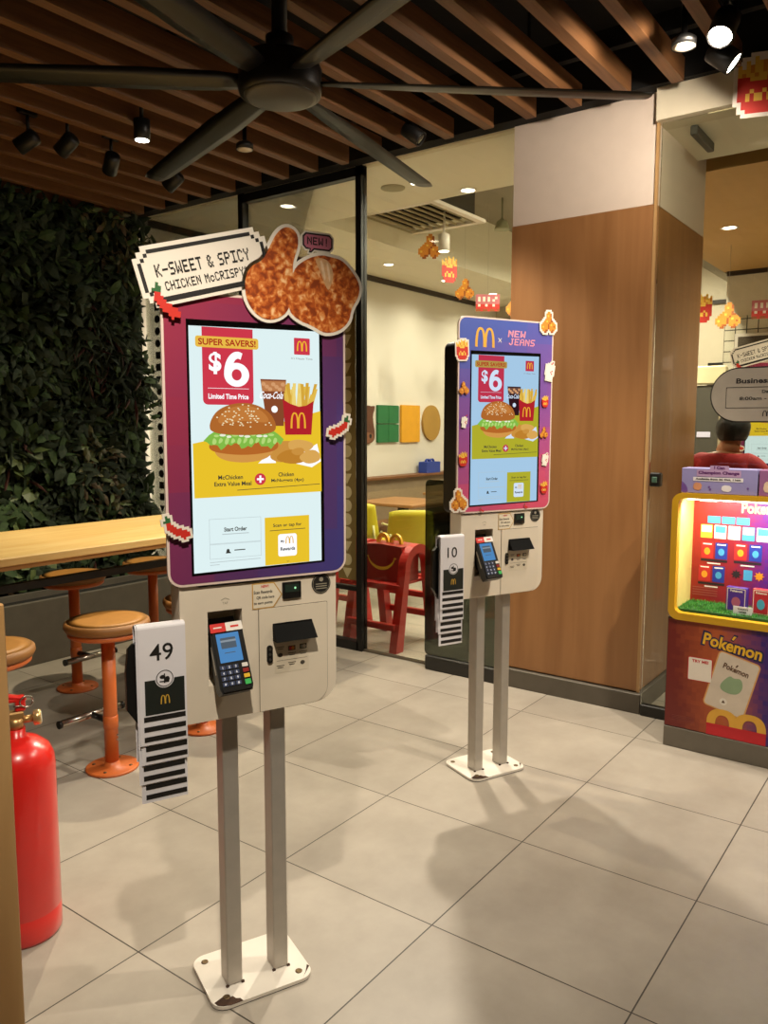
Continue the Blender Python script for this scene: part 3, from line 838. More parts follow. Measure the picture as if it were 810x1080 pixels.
        for a in (.785, -.785):
            c, s_ = math.cos(a), math.sin(a)
            b.flat([(-.026+c*u-s_*v, 1.782+s_*u+c*v) for u, v in ((-.011, -.0013), (.011, -.0013), (.011, .0013), (-.011, .0013))], YF-.0084-(.0001 if a > 0 else 0), 1)
        pixtext(b, 'NEW', .013, 1.797, .0048, .0036, YF-.0086, 2, 1.3, .15); pixtext(b, 'JEANS', .018, 1.766, .0042, .0036, YF-.0086, 2, 1.3, .15)
        b.build('title_print', [mat('arch_gold', 'e0a93e', .45), M_BOARD, mat('title_pink', 'ef9bb0', .5)], board)
        for key, cx, cz, ww, bd in (('chicken', .216, 1.866, .078, True), ('cup', .229, 1.672, .040, True), ('fries', .208, 1.548, .034, False), ('chicken', .205, 1.421, .042, False), ('cup', .215, 1.312, .026, True),
                                    ('fries', .212, 1.195, .036, False), ('fries', -.209, 1.737, .054, True), ('chicken', -.198, 1.592, .046, False), ('cup', -.195, 1.466, .028, False), ('fries', -.199, 1.320, .040, False),
                                    ('chicken', -.216, 1.160, .074, True), ('chili', -.105, 1.118, .020, False), ('chili', .118, 1.122, .020, False)):
            b = MB(); pixart(b, key, cx, cz, ww, YF-.0125, .0035, key == 'chicken' and cx < 0, -.15 if key == 'cup' else .05, bd)
            b.build({'chicken': 'chicken', 'fries': 'fries', 'cup': 'cup', 'chili': 'chili'}[key]+'_sticker', art_mats(), board)
    # side bracket the table cards hang from
    b = MB(); b.prism(smooth([(-.325, .775), (-.205, .775), (-.205, .985), (-.30, .985), (-.325, .96)], 1), YF+.004, YF+.020, 0); b.box(-.30, -.19, YF+.020, YF+.045, .85, .93, 0, .004)
    b.box(-.298, -.190, YF+.001, YF+.018, 1.000, 1.012, 0, .003); b.box(-.298, -.282, YF+.004, YF+.018, .98, 1.005); b.box(-.21, -.19, YF+.004, YF+.018, .95, 1.005)
    b.build('card_bracket', M_BLACK, k)
    return k

K1 = make_kiosk('tall order kiosk in front with fried chicken cutout and red to blue surround', EX*.70+EN*1.954, 1.0, 'chicken')
K2 = make_kiosk('order kiosk near the oak column with blue to pink surround covered in food stickers', EX*2.057+EN*2.7065, 1.03, 'stickers')

def make_cards(root, number, labels, group):
    """striped table cards hung over the bracket, each a folded strip; the front one carries the number"""
    s = root.scale[0]
    for i, (dx, zb, lab) in enumerate(((0, .735, labels[0]), (.003, .686, labels[1]), (-.003, .637, labels[2]), (.002, .588, labels[3]))):
        c = thing('table_number_card', lab, 'table card', root.location, KA, group, s)
        y = YF-.014+.0035*i
        x0, x1 = -.301+dx, -.190+dx
        b = MB(); zt = 1.0135+.001*(3-i); q = .0045*(5-i)
        prof = [(y, zb)]+[(y+q-q*math.cos(PI*k_/8), zt+q*.9*math.sin(PI*k_/8)) for k_ in range(9)]+[(y+2*q, zb+.03)]
        # folded strip: front leaf, rounded top, back leaf
        prof = [(y, zb)]+[((y+.031-.0035*i)/2+y/2-((.031-.0035*i)/2)*math.cos(PI*k_/8)*1.0, zt+.010*math.sin(PI*k_/8)) for k_ in range(9)]+[(y+.031-.0035*i, zb+.05)]
        for a, c_ in zip(prof, prof[1:]):
            b.quad([(x0, a[0], a[1]), (x1, a[0], a[1]), (x1, c_[0], c_[1]), (x0, c_[0], c_[1])], 0, True)
        card = b.build('card_sheet', M_CARD, c)
        b = MB()
        if i == 0:
            text(b, number, -.246, .958, h=.041, y=y-.0006, m=0, bold=.005)
            b.flat([(x0+.014, .808), (x1-.003, .808), (x1-.003, .892), (x0+.014, .892)], y-.0006, 1)
            b.flat(ell(-.240, .893, .0225, .0225, 28), y-.0009, 2); b.strip(ell(-.240, .893, .0205, .0205, 28)+[(-.2195, .893)], ell(-.240, .893, .0185, .0185, 28)+[(-.2215, .893)], y-.0012, 0)
            b.flat(ell(-.245, .897, .007, .005, 10), y-.0012, 0); b.flat(ell(-.234, .891, .006, .007, 10), y-.0013, 0); b.flat([(-.252, .885), (-.230, .883), (-.229, .886), (-.252, .888)], y-.0014, 0); b.flat([(-.242, .882), (-.239, .882), (-.239, .905), (-.242, .905)], y-.0014, 0)
            arches(b, -.240, .831, .022, .022, y-.0010, 3)
            for k_ in range(3): b.flat([(x0+.010, zb+.008+.0245*k_), (x1-.002, zb+.008+.0245*k_), (x1-.002, zb+.0205+.0245*k_), (x0+.010, zb+.0205+.0245*k_)], y-.0006, 0)
        else:
            for k_ in range(2): b.flat([(x0+.010, zb+.008+.0245*k_), (x1-.002, zb+.008+.0245*k_), (x1-.002, zb+.0205+.0245*k_), (x0+.010, zb+.0205+.0245*k_)], y-.0006, 0)
        b.build('card_print', [M_INK, mat('card_dark_green', '1c211c', .5), M_CARD, mat('card_gold', 'd5a83c', .5)], c)

make_cards(K1, '49', ['striped white table card numbered 49, foremost on the front kiosk', 'striped card directly behind the foremost card on the front kiosk', 'striped card on the front kiosk, second lowest hanging of its stack', 'rearmost and lowest hanging striped card on the front kiosk'], 'table cards on the front kiosk')
make_cards(K2, '10', ['striped white table card numbered 10, foremost on the far kiosk', 'striped card directly behind the foremost card on the far kiosk', 'striped card on the far kiosk, second lowest hanging of its stack', 'rearmost and lowest hanging striped card on the far kiosk'], 'table cards on the far kiosk')

def make_terminal(root, label):
    s = root.scale[0]
    t = thing('payment_terminal', label, 'card terminal', world_of(root, -.078, YF-.042, .835), 0, 'payment terminals', s)
    t.rotation_euler = (Matrix.Rotation(KA, 4, 'Z') @ Matrix.Rotation(R(-27), 4, 'X') @ Matrix.Rotation(R(-1.5), 4, 'Y')).to_euler()
    W = .042
    b = MB(); out = [(-W+.004, 0), (W-.004, 0), (W, .012), (W, .165), (W-.004, .172), (-W+.004, .172), (-W, .165), (-W, .012)]
    b.prism(out, -.030, .004, 0); b.prism(grow(out, -.004), -.034, -.029, 0)
    b.prism([(-W+.006, .145), (W-.006, .145), (W-.010, .192), (-W+.010, .192)], -.012, .012, 0)
    b.box(-W-.0008, -W+.001, -.022, -.016, .05, .12, 1)
    b.box(-.03, .03, -.02, .03, .06, .12, 0)
    b.build('terminal_body', [M_BLACK, mat('silver_strip', 'b9b4aa', .3, .8)], t)
    b = MB(); b.prism(rr(-W+.001, .150, -.002, .172, .002), -.0372, -.033, 0); b.prism(rr(-.002, .150, W-.001, .172, .002), -.0372, -.033, 1)
    b.flat([(-.033, .160), (-.012, .160), (-.012, .163), (-.033, .163)], -.0376, 1)
    text(b, 'BCA', .020, .161, w=.022, h=.007, y=-.0376, m=0, bold=.03) if False else b.flat([(.010, .158), (.031, .158), (.031, .163), (.010, .163)], -.0376, 0)
    b.build('header_label', [mat('terminal_red', 'd0312b', .4), mat('terminal_white', 'e6dfd6', .4)], t)
    b = MB(); b.flat(rr(-.030, .074, .028, .146, .001), -.0346, 0); b.flat(rr(-.021, .108, .018, .135, .002), -.0350, 1); b.flat([(-.021, .124), (.018, .124), (.018, .129), (-.021, .129)], -.0354, 2)
    b.flat([(-.016, .096), (.012, .096), (.012, .098), (-.016, .098)], -.0350, 1)
    b.build('terminal_screen', [scr('5a97d2', .8), scr('55606a'), scr('8c969e')], t)
    keys = ('1', '2', '3', '4', '5', '6', '7', '8', '9', '*', '0', '#')
    b = MB()
    for i, ch in enumerate(keys):
        cx = -.028+.0165*(i % 3); cz = .062-.0135*(i//3)
        b.prism(rr(cx-.0068, cz-.0048, cx+.0068, cz+.0048, .0016), -.0362, -.033, 0); text(b, ch, cx, cz, h=.0062, y=-.0366, m=1, bold=.02)
    b.build('keypad', [mat('key_blue_grey', '39425e', .35), mat('key_white', 'dfe3f2', .4)], t)
    for i, c in enumerate(('d7d2ca', '8a2620', 'dcae32', '3fb05a')):
        b = MB(); cz = .062-.0135*i; b.prism(rr(.021, cz-.0048-(.003 if i == 3 else 0), .036, cz+.0048, .0016), -.0364, -.033, 0)
        o = b.build('function_key', mat('key_'+c, c, .35), t); o['label'] = ('pale', 'dark red', 'yellow', 'green')[i]+' function key'
make_terminal(K1, 'black card payment terminal in the recess of the front kiosk')
make_terminal(K2, 'black card payment terminal in the recess of the far kiosk')
# ================================================================== BAR COUNTER, STOOLS, LIVING WALL
M_TOP = wood('counter_light_wood', 'dfb46a', 'ebc988', 0.4, (0.5, 5, 5), 4.0, 0.01)
t = thing('bar_counter', 'long light wood bar counter in front of the living wall', 'counter', (1.2, 3.49, 0))
b = MB(); b.box(-1.2, 2.3, -.40, .40, .925, .96, 0, .004); b.build('counter_top', M_TOP, t)
b = MB(); b.box(-1.2, 2.28, -.385, .385, .905, .925); b.build('under_board', wood('counter_edge_wood', '9a6c36', 'a97a42', .5, (0.5, 5, 5)), t)
b = MB(); b.box(-1.1, 2.2, -.02, .02, .735, .77); b.box(-1.1, 2.2, -.03, .03, .885, .905); b.build('cross_rail', M_BLKMETAL, t)
for xx in (-.9, 2.15):
    b = MB(); b.box(xx-.03, xx+.03, -.03, .03, .012, .90, 0, .003); b.box(xx-.05, xx+.05, -.3, .3, 0, .012, 0, .003); b.build('leg', M_BLKMETAL, t)

M_SEAT = mat('tan_seat_leather', 'a5712f', 0.5, var=.06, scale=25, bump=.05)
M_SEATE = mat('tan_seat_edge', '8e5f2c', 0.55, var=.06)
M_ORANGE = mat('orange_powder_coat', 'c8672f', 0.42, var=.05)
M_CHROME = mat('worn_chrome', 'b5aea4', 0.22, 0.95, var=.04)
def make_stool(label):
    s = thing('bar_stool', label, 'stool', group='orange bar stools')
    b = MB()
    b.lathe([(.150, .618), (.170, .624), (.178, .640), (.176, .656), (.165, .664)], 40, 0, True)
    b.lathe([(.165, .664), (.12, .667), (.05, .668), (.001, .668)], 40, 1, True)
    b.build('seat', [M_SEATE, M_SEAT], s)
    b = MB(); b.lathe([(.08, .592), (.155, .598), (.163, .604), (.163, .620), (.15, .622)], 40); b.build('seat_ring', M_ORANGE, s)
    b = MB(); b.cyl((0, 0, .008), (0, 0, .60), .029, 28); b.lathe([(.0292, .18), (.0315, .182), (.0315, .235), (.0292, .237)], 28)
    for zz in (.13, .15): b.lathe([(.004, 0), (.004, .0035)], 10, 1, True, True, (.012, -.027, zz), (.2, -1, 0))
    b.build('pole', [M_ORANGE, M_CHROME], s)
    b = MB(); b.lathe([(.112, 0), (.112, .008), (.107, .011), (.036, .012), (.031, .03), (.029, .032)], 40)
    for k in range(4): b.lathe([(.007, .0115), (.007, .014), (.003, .015)], 10, 1, True, True, (.082*math.cos(k*PI/2+.6), .082*math.sin(k*PI/2+.6), 0))
    b.build('floor_flange', [M_ORANGE, mat('dull_bolt', '6d5a40', .5, .8)], s)
    b = MB(); b.cyl((0, .028, .208), (0, .135, .208), .014, 16, 0); b.cyl((-.15, .14, .208), (.15, .14, .208), .0165, 20, 1)
    for q in (-1, 1): b.cyl((q*.15, .14, .208), (q*.162, .14, .208), .0175, 20, 0)
    b.build('footrest', [M_BLACK, M_CHROME], s)
    return s
st0 = make_stool('orange bar stool with full round seat beside the striped 49 cards')
st0.location = (2.0, 2.945, 0)
for x, y, rz, lab in ((1.46, 2.93, 0, 'orange bar stool cut off by left picture edge, seat above the extinguisher'), (2.545, 2.98, 0, 'orange bar stool whose round base shows below the front kiosk'),
                      (2.53, 4.03, PI, 'orange bar stool on the living wall side, left one of two'), (3.07, 4.03, PI, 'orange bar stool on the living wall side, right one next to kiosk')):
    s = copy_tree(st0); s.location = (x, y, 0); s.rotation_euler = (0, 0, rz); s['label'] = lab

t = thing('planter_box', 'long low dark grey planter box at the foot of living wall', 'planter', (0, 0, 0))
b = MB(); b.box(-1.0, 4.02, 4.63, 4.66, 0, .40, 0, .004); b.box(3.99, 4.02, 4.66, 4.93, 0, .40); b.box(-1.0, -.97, 4.66, 4.93, 0, .40); b.box(-.97, 3.99, 4.90, 4.93, 0, .40)
b.build('box_walls', mat('concrete_grey', '5f594f', .7, var=.08), t)
b = MB(); b.box(-.97, 3.99, 4.66, 4.90, .30, .36); b.build('soil', mat('dark_soil', '17120d', 1, var=.4, scale=40), t)

# living wall: thousands of leaves on a backing, several plants
def leaf(mb, p, d, n, L, W, m):
    d = Vector(d).normalized(); n = Vector(n); n = (n-d*n.dot(d)).normalized(); u = d.cross(n)
    p = Vector(p)
    a = [p, p+d*L*.3+u*W*.5-n*L*.03, p+d*L*.7+u*W*.42-n*L*.07, p+d*L-n*L*.16, p+d*L*.7-u*W*.42-n*L*.07, p+d*L*.3-u*W*.5-n*L*.03, p+d*L*.5+n*L*.04]
    i = [mb.pt(q) for q in a]
    for k in range(6): mb.face((i[6], i[k], i[(k+1) % 6]), m)
rnd = random.Random(11)
t = thing('living_wall', 'dark green living wall of dense leaves left of the glass', 'plant wall', (0, 5.3, .4))
b = MB(); b.box(-1.0, 3.95, .0, .05, 0, 2.62); b.build('planting_panel', MATS['dark_green_backing'], t)
fm = [mat('leaf_deep', '1c2a13', .75, var=.25, scale=3), mat('leaf_mid', '30451f', .75, var=.25, scale=3), mat('leaf_olive', '4c4a28', .5, var=.2, scale=3), mat('leaf_lime', '5a683c', .45, var=.2, scale=3), mat('leaf_dry', '54442c', .6, var=.2, scale=3), mat('leaf_russet', '43221c', .6, var=.2, scale=3)]
b = MB()
for k in range(8500):
    x = rnd.uniform(1.9, 3.95); z = rnd.uniform(0.0, 2.64)
    px_, pz = x*3.1, z*2.7
    q = math.sin(px_)*math.cos(pz*1.3+.6)+.5*math.sin(px_*2.3+pz)
    dr = -.35
    if z < .95 and x < 3.05 and rnd.random() < .35: m = 3 if rnd.random() < .35 else 1; L = rnd.uniform(.09, .14); W = L*.85
    elif q > .8 and rnd.random() < .55: m = rnd.choice((2, 4, 2, 3)); L = rnd.uniform(.06, .12); W = L*.36
    elif q < -.7 and rnd.random() < .6: m = 0 if rnd.random() < .8 else 5; L = rnd.uniform(.14, .26); W = L*.10; dr = -.9
    else: m = 0 if rnd.random() < .72 else 1; L = rnd.uniform(.05, .15); W = L*rnd.uniform(.25, .6)
    dep = rnd.uniform(-.02, -.17)*(1+.6*math.sin(px_*1.7)*math.sin(pz*2.1))
    a = rnd.uniform(0, 2*PI)
    d = (math.cos(a)*.8, -rnd.uniform(.2, .9), math.sin(a)*.8+dr)
    nn = (rnd.uniform(-.6, .6), -1, rnd.uniform(0.0, 1.3))
    if x > 3.8 and d[0] > 0 and x+d[0]*L > 3.995: continue
    leaf(b, (x, dep, max(.02, z)), d, nn, L, W, m)
o = b.build('foliage', fm, t); o['kind'] = 'stuff'

# ================================================================== EXTINGUISHER AND NEAR WOOD PANEL
M_XR = mat('extinguisher_red', 'd3201a', .28, var=.03, coat=.5)
t = thing('fire_extinguisher', 'red fire extinguisher on the floor beside the pale wood panel edge', 'extinguisher', (1.160, 2.170, 0), R(-20))
b = MB(); r_ = .103
b.lathe([(r_*.93, 0), (r_, .012), (r_, .075), (r_*.985, .079), (r_*.985, .084), (r_, .088), (r_, .505), (r_*.97, .535), (r_*.86, .562), (r_*.6, .585), (r_*.35, .597), (.026, .602), (.026, .622)], 48)
b.build('cylinder', M_XR, t)
b = MB(); P = [(r_*math.cos(a)*1.004, r_*math.sin(a)*1.004) for a in [R(-10+6*k) for k in range(5)]]
for (a0, a1) in zip(P, P[1:]): b.quad([(a0[0], a0[1], .40), (a1[0], a1[1], .40), (a1[0], a1[1], .47), (a0[0], a0[1], .47)], 0, True)
o = b.build('blue_label', mat('label_blue', '2f4f9a', .5), t); o['label'] = 'small blue label'
b = MB(); b.cyl((0, 0, .618), (0, 0, .652), .022, 20); b.box(-.022, .022, -.016, .016, .648, .672, 0, .004); b.cyl((.015, 0, .643), (.048, 0, .643), .011, 16)
b.build('valve', mat('brass_valve', 'b58e5a', .35, .7), t)
b = MB(); b.lathe([(.018, 0), (.022, .003), (.022, .018), (.019, .022)], 24, 0, True, True, (.048, 0, .643), (1, -.2, .05)); b.lathe([(.0175, .0222), (.0172, .0226)], 24, 1, True, True, (.048, 0, .643), (1, -.2, .05))
b.build('pressure_gauge', [mat('brass_ring', 'c7a772', .3, .7), mat('gauge_face', 'e8e2cf', .4)], t)
b = MB(); b.box(-.10, .028, -.012, .012, .700, .712, 0, .003); b.box(.0, .028, -.013, .013, .672, .715, 0, .003); b.build('carry_handle', M_XR, t)
b = MB(); b.M = Matrix.Translation((.01, 0, .705)) @ Matrix.Rotation(R(18), 4, 'Y'); b.box(-.12, .02, -.013, .013, .0, .010, 0, .003); b.build('squeeze_lever', M_XR, t)
b = MB(); b.tube([(.03+.018*math.cos(a), -.016, .70+.016*math.sin(a)) for a in [2*PI*k/16 for k in range(17)]], .0022, 8); b.cyl((-.006, -.016, .69), (.015, -.016, .69), .0025, 8); b.build('safety_pin', M_CHROME, t)
b = MB(); b.tube([(-.015, .0, .64), (-.05, .01, .66), (-.09, .02, .62), (-.118, .03, .54), (-.122, .035, .40), (-.118, .035, .22)], .011, 12); b.lathe([(.011, 0), (.017, -.06)], 16, 0, True, True, (-.118, .035, .22)); b.build('hose', M_BLACK, t)
t = thing('wood_panel', 'pale wood panel edge at the left picture border in front of extinguisher', 'panel', (.345, 1.325, 0))
b = MB(); b.box(0, .355, 0, .04, 0, 1.185, 0, .003); b.build('board', wood('pale_panel_wood', 'b58a55', 'c99f69', .5, (6, 6, .5), 4, .02), t)
b = MB(); b.box(-.02, .36, -.05, .09, 0, .02, 0, .004); b.build('foot', M_BLKMETAL, t)

# ================================================================== CEILING FAN, SPOTLIGHTS
FC = Vector((2.205, 2.085, 2.70))
t = thing('ceiling_fan', 'large dark six-blade ceiling fan hanging in front of the slats', 'fan', FC)
M_FAN = mat('fan_charcoal', '1c1a17', .4, .2, var=.06)
b = MB(); b.lathe([(.03, -.035), (.12, -.036), (.145, -.028), (.15, -.01), (.15, .06), (.135, .09), (.07, .11), (.03, .12)], 40); b.build('motor_housing', M_FAN, t)
b = MB(); b.lathe([(.001, -.042), (.115, -.041), (.13, -.036), (.13, -.030)], 40); o = b.build('bottom_cap', mat('fan_cap_grey', '4a463f', .4, .1), t)
b = MB(); b.cyl((0, 0, .10), (0, 0, .70), .028, 20); b.lathe([(.028, .10), (.05, .11), (.05, .17), (.028, .18)], 24); b.lathe([(.028, .63), (.08, .68), (.085, .72)], 24); b.build('down_rod', M_BLKMETAL, t)
for k in range(6):
    a = R(11+60*k)
    b = MB(); b.M = Matrix.Rotation(a, 4, 'Z')
    L = []
    for x, w_, tw in ((.13, .040, 14), (.22, .055, 13), (.5, .066, 11), (.9, .062, 8), (1.30, .056, 6), (1.37, .042, 6)):
        c, s_ = math.cos(R(tw)), math.sin(R(tw)); row = []
        for v, h in ((-1, 0), (-.5, .007), (.3, .008), (1, 0), (.3, -.004), (-.5, -.004)):
            row.append(b.pt((x, v*w_*c, v*w_*s_+h+.015)))
        L.append(row)
    for p, q in zip(L, L[1:]):
        for i in range(6): b.face((p[i], q[i], q[(i+1) % 6], p[(i+1) % 6]), 0, True)
    b.face(L[0], 0); b.face(L[-1][::-1], 0)
    b.build('blade', M_FAN, t)

LAMP = emit('lamp_glow', 'fff1dc', 14.0); LAMP_DIM = mat('unlit_lamp_glass', 'd8cbb4', .5)
def light(name, kind, loc, power, target=None, size=.05, color=(1, .80, .56), angle=70, blend=.5):
    L = bpy.data.lights.new(name, kind); L.energy = power; L.color = color
    if kind == 'SPOT': L.spot_size = R(angle); L.spot_blend = blend; L.shadow_soft_size = size
    elif kind == 'AREA': L.shape = 'DISK'; L.size = size
    else: L.shadow_soft_size = size
    o = bpy.data.objects.new(name, L); COL.objects.link(o); o.location = loc
    d = (Vector(target)-Vector(loc)) if target is not None else Vector((0, 0, -1))
    o.rotation_euler = d.to_track_quat('-Z', 'Y').to_euler()
    return o
def spot_head(label, loc, d, lit, group, arm=True, r=.042, L=.12, zt=3.14):
    """track spotlight: stem, swivel yoke and a can with a lens, lens centre at LOC looking along D"""
    t = thing('track_spotlight', label, 'spotlight', loc, 0, group)
    d = Vector(d).normalized()
    b = MB(); c = -d*L
    b.lathe([(r*.55, -L), (r*.95, -L*.93), (r, -L*.8), (r, 0), (r*.9, .002), (r*.88, -.012)], 28, 0, True, True, (0, 0, 0), d); b.build('lamp_can', M_BLKMETAL, t)
    b = MB(); b.lathe([(r*.87, -.006), (r*.5, -.003), (.001, -.002)], 28, 0, True, True, (0, 0, 0), d); b.build('lens', LAMP if lit else mat('dark_lens', '2a2620', .15), t)
    top = zt-loc[2]; q = -d*L*.55
    b = MB(); b.tube([q+Vector((0, 0, r*.9)), q+Vector((0, 0, top-.05))], .009, 10); b.box(q.x-.05, q.x+.05, q.y-.016, q.y+.016, top-.05, top, 0, .003); b.build('track_adapter', M_BLKMETAL, t)
    return t
g = 'unlit spotlights over the living wall'
for (x, y, dx, lab) in ((2.36, 4.10, -.5, 'unlit track spotlight farthest left at the picture edge'), (2.53, 3.99, -.2, 'unlit track spotlight second from left above living wall'), (2.88, 4.06, .3, 'unlit track spotlight just left of the lit black cylinder light'), (3.27, 4.04, -.2, 'unlit track spotlight right of the lit cylinder, by the glass corner')):
    spot_head(lab, (x, y, 2.93), (dx, .75, -.55), False, g)
t = thing('track_rail', 'thin black lighting track carrying the unlit spotlights', 'track'); b = MB(); b.box(-1, 3.6, 4.0, 4.03, 3.03, 3.05)
b.M = Matrix.Translation((0, .012, .09)); b.v = [v+Vector((0, .0, .105)) for v in b.v]; b.build('rail', M_BLKMETAL, t)
t = thing('cylinder_downlight', 'lit black cylinder light hanging above the bar counter', 'downlight', (2.712, 3.538, 2.95))
b = MB(); b.lathe([(.036, .001), (.041, .0), (.042, .10), (.035, .102), (.02, .104)], 28); b.cyl((0, 0, .10), (0, 0, .47), .010, 10); b.build('lamp_can', M_BLKMETAL, t)
b = MB(); b.lathe([(.035, -.001), (.02, -.002), (.001, -.0025)], 28); b.build('lens', LAMP, t)
for loc, lab in (((3.20, 3.295, 2.985), 'pale unlit disc downlight among slats, left of the fan arm'), ((3.36, 1.01, 2.97), 'pale unlit disc downlight among slats, left of two bright spots')):
    t = thing('disc_downlight', lab, 'downlight', loc); r_ = .047
    b = MB(); b.lathe([(r_*.95, .004), (r_, .0), (r_, .03), (r_*.7, .04), (.012, .05), (.012, .42)], 28); b.build('lamp_can', M_BLKMETAL, t)
    b = MB(); b.lathe([(r_*.93, .002), (.03, -.003), (.001, -.004)], 28); b.build('diffuser', LAMP_DIM, t)
spot_head('brightest lit track spotlight at upper right above header', (3.32, .865, 2.955), (-.55, .1, -.85), True, 'lit spotlights by the opening', r=.05)
spot_head('lit track spotlight tilted away, right of the brightest one', (3.59, .875, 2.955), (.15, -.75, -.65), True, 'lit spotlights by the opening', r=.048)
spot_head('dark track spotlight beside fan blade tip over the glass door', (3.62, 2.42, 2.98), (.2, -.75, -.6), False, None, r=.04)

WARM = (1, .90, .74); IN = (1, .91, .74)
light('spot_key', 'SPOT', (2.86, .10, 3.0), 195, (2.95, 1.6, .4), .03, WARM, 74, .5)
light('spot_glass', 'SPOT', (3.80, 2.45, 2.97), 300, (2.8, 1.4, .2), .05, WARM, 84, .6)
light('spot_bright', 'SPOT', (3.27, .87, 2.925), 58, (3.75, 1.75, 2.0), .04, (1, .87, .72), 155, .5)
light('spot_counter', 'SPOT', (2.712, 3.538, 2.94), 200, (2.4, 3.35, 0), .03, (1, .87, .62), 110, .5)
light('spot_front', 'SPOT', (.45, .45, 3.0), 245, (1.30, 1.50, .92), .04, WARM, 48, .8)
light('spot_cabinet', 'SPOT', (2.6, -.3, 2.98), 70, (3.7, .9, .8), .03, WARM, 60, .6)
for x, y in ((5.3, .35), (6.6, .25), (7.5, -.3)):
    light('counter_fill_beam', 'SPOT', (x, y, 2.92), 140, None, .04, IN, 140, .8)  # unseen fill lamps added to brighten the counter area
for x, y in ((6.0, 2.3), (7.0, 2.45), (8.5, 3.0)):
    light('bay_bounce_fill', 'SPOT', (x, y, 3.6), 190, None, .05, IN, 165, .5)  # added lamps, hidden behind the column, for bounce in the dining room
light('soffit_downlight_beam', 'SPOT', (5.62, 4.885, 3.1), 40, None, .04, IN, 140, .8)

# ================================================================== DINING ROOM BEYOND THE GLASS
def downlight(label, x, y, z, group, power=60, ang=120):
    t = thing('recessed_downlight', label, 'downlight', (x, y, z), 0, group)
    b = MB(); b.lathe([(.062, -.001), (.064, -.004), (.050, -.005), (.046, .0)], 28, 0, True, False); b.build('trim_ring', M_WHITE, t)
    b = MB(); b.lathe([(.048, -.002), (.02, -.0025), (.001, -.003)], 28); b.build('lens', LAMP, t)
    light('downlight_beam', 'SPOT', (x, y, z-.02), power, None, .04, IN, ang, .8)
g = 'downlights in the pale dining ceiling'
for x, y, lab in ((4.52, 4.22, 'dining downlight seen inside the black door frame'), (4.63, 3.12, 'dining downlight by the fan blade tip'), (4.97, 2.93, 'dining downlight at the edge of raised ceiling bay'),
                  (6.72, 4.88, 'nearest of three dining downlights along the wall soffit'), (7.83, 4.89, 'middle of three dining downlights along the wall soffit'), (8.94, 4.895, 'farthest of three dining downlights along the wall soffit'), ):
    downlight(lab, x, y, 3.12, g, 34 if y > 4.5 else 130, 150)
downlight('downlight in the warm-lit ceiling above the person', 6.40, 1.54, 2.95, None, 150, 140)
t = thing('ceiling_speaker', 'round flat speaker grille in the pale dining ceiling', 'speaker', (4.62, 3.32, 3.12)); b = MB(); b.lathe([(.085, 0), (.083, -.005), (.001, -.006)], 32); b.build('grille', mat('speaker_grille', 'a8a083', .7, var=.1, scale=120), t)
t = thing('ceiling_vent', 'square slatted air conditioning cassette in the raised ceiling bay', 'vent', (5.98, 4.02, 3.30), 0)
b = MB(); W_ = .43
b.M = Matrix.Identity(4)
for (x0, x1, y0, y1) in ((-W_, W_, -W_, -W_+.06), (-W_, W_, W_-.06, W_), (-W_, -W_+.06, -W_+.06, W_-.06), (W_-.06, W_, -W_+.06, W_-.06)): b.box(x0, x1, y0, y1, -.02, .01, 0, .003)
b.build('frame', M_WHITE, t)
b = MB()
for k in range(9): b.quad([(-W_+.07, -W_+.09+.085*k, -.012), (W_-.07, -W_+.09+.085*k, -.012), (W_-.07, -W_+.14+.085*k, .03), (-W_+.07, -W_+.14+.085*k, .03)]); b.box(-W_+.07, W_-.07, -W_+.088+.085*k, -W_+.094+.085*k, -.016, .0, 0)
b.build('slats', mat('vent_slat', 'b5aa8a', .6), t)
b = MB(); b.box(-.36, .36, -.36, .36, .032, .34, 0, .01); b.build('cassette_body', mat('vent_dark', '38342a', .8), t)
t = thing('hanging_spotlight', 'lit white cylinder spotlight hanging in the raised ceiling bay', 'spotlight', (6.05, 3.8, 3.0))
b = MB(); b.lathe([(.045, 0), (.05, .0), (.05, .14), (.03, .15), (.008, .16), (.008, .67)], 24); b.build('lamp_can', M_WHITE, t); b = MB(); b.lathe([(.044, -.001), (.001, -.002)], 24); b.build('lens', LAMP, t)
light('bay_lamp_beam', 'SPOT', (6.05, 3.8, 2.98), 90, None, .04, (1, .86, .62), 110, .8)
t = thing('hanging_lamp', 'unlit white cone lamp on a rod near the column in dining ceiling', 'lamp', (7.1, 3.8, 3.38)); b = MB(); b.lathe([(.075, 0), (.07, .02), (.05, .08), (.02, .1), (.008, .11), (.008, .30)], 24); b.build('shade', mat('lamp_green_grey', '97987c', .5), t)
t = thing('ceiling_pipe', 'pale pipe crossing the raised grey ceiling bay', 'pipe', (0, 0, 3.58)); b = MB(); b.cyl((5.1, 3.2, 0), (9.8, 3.2, 0), .04, 16); b.cyl((7.2, 2.12, 0), (7.2, 3.2, 0), .03, 16); b.build('tube', M_PAINT, t)

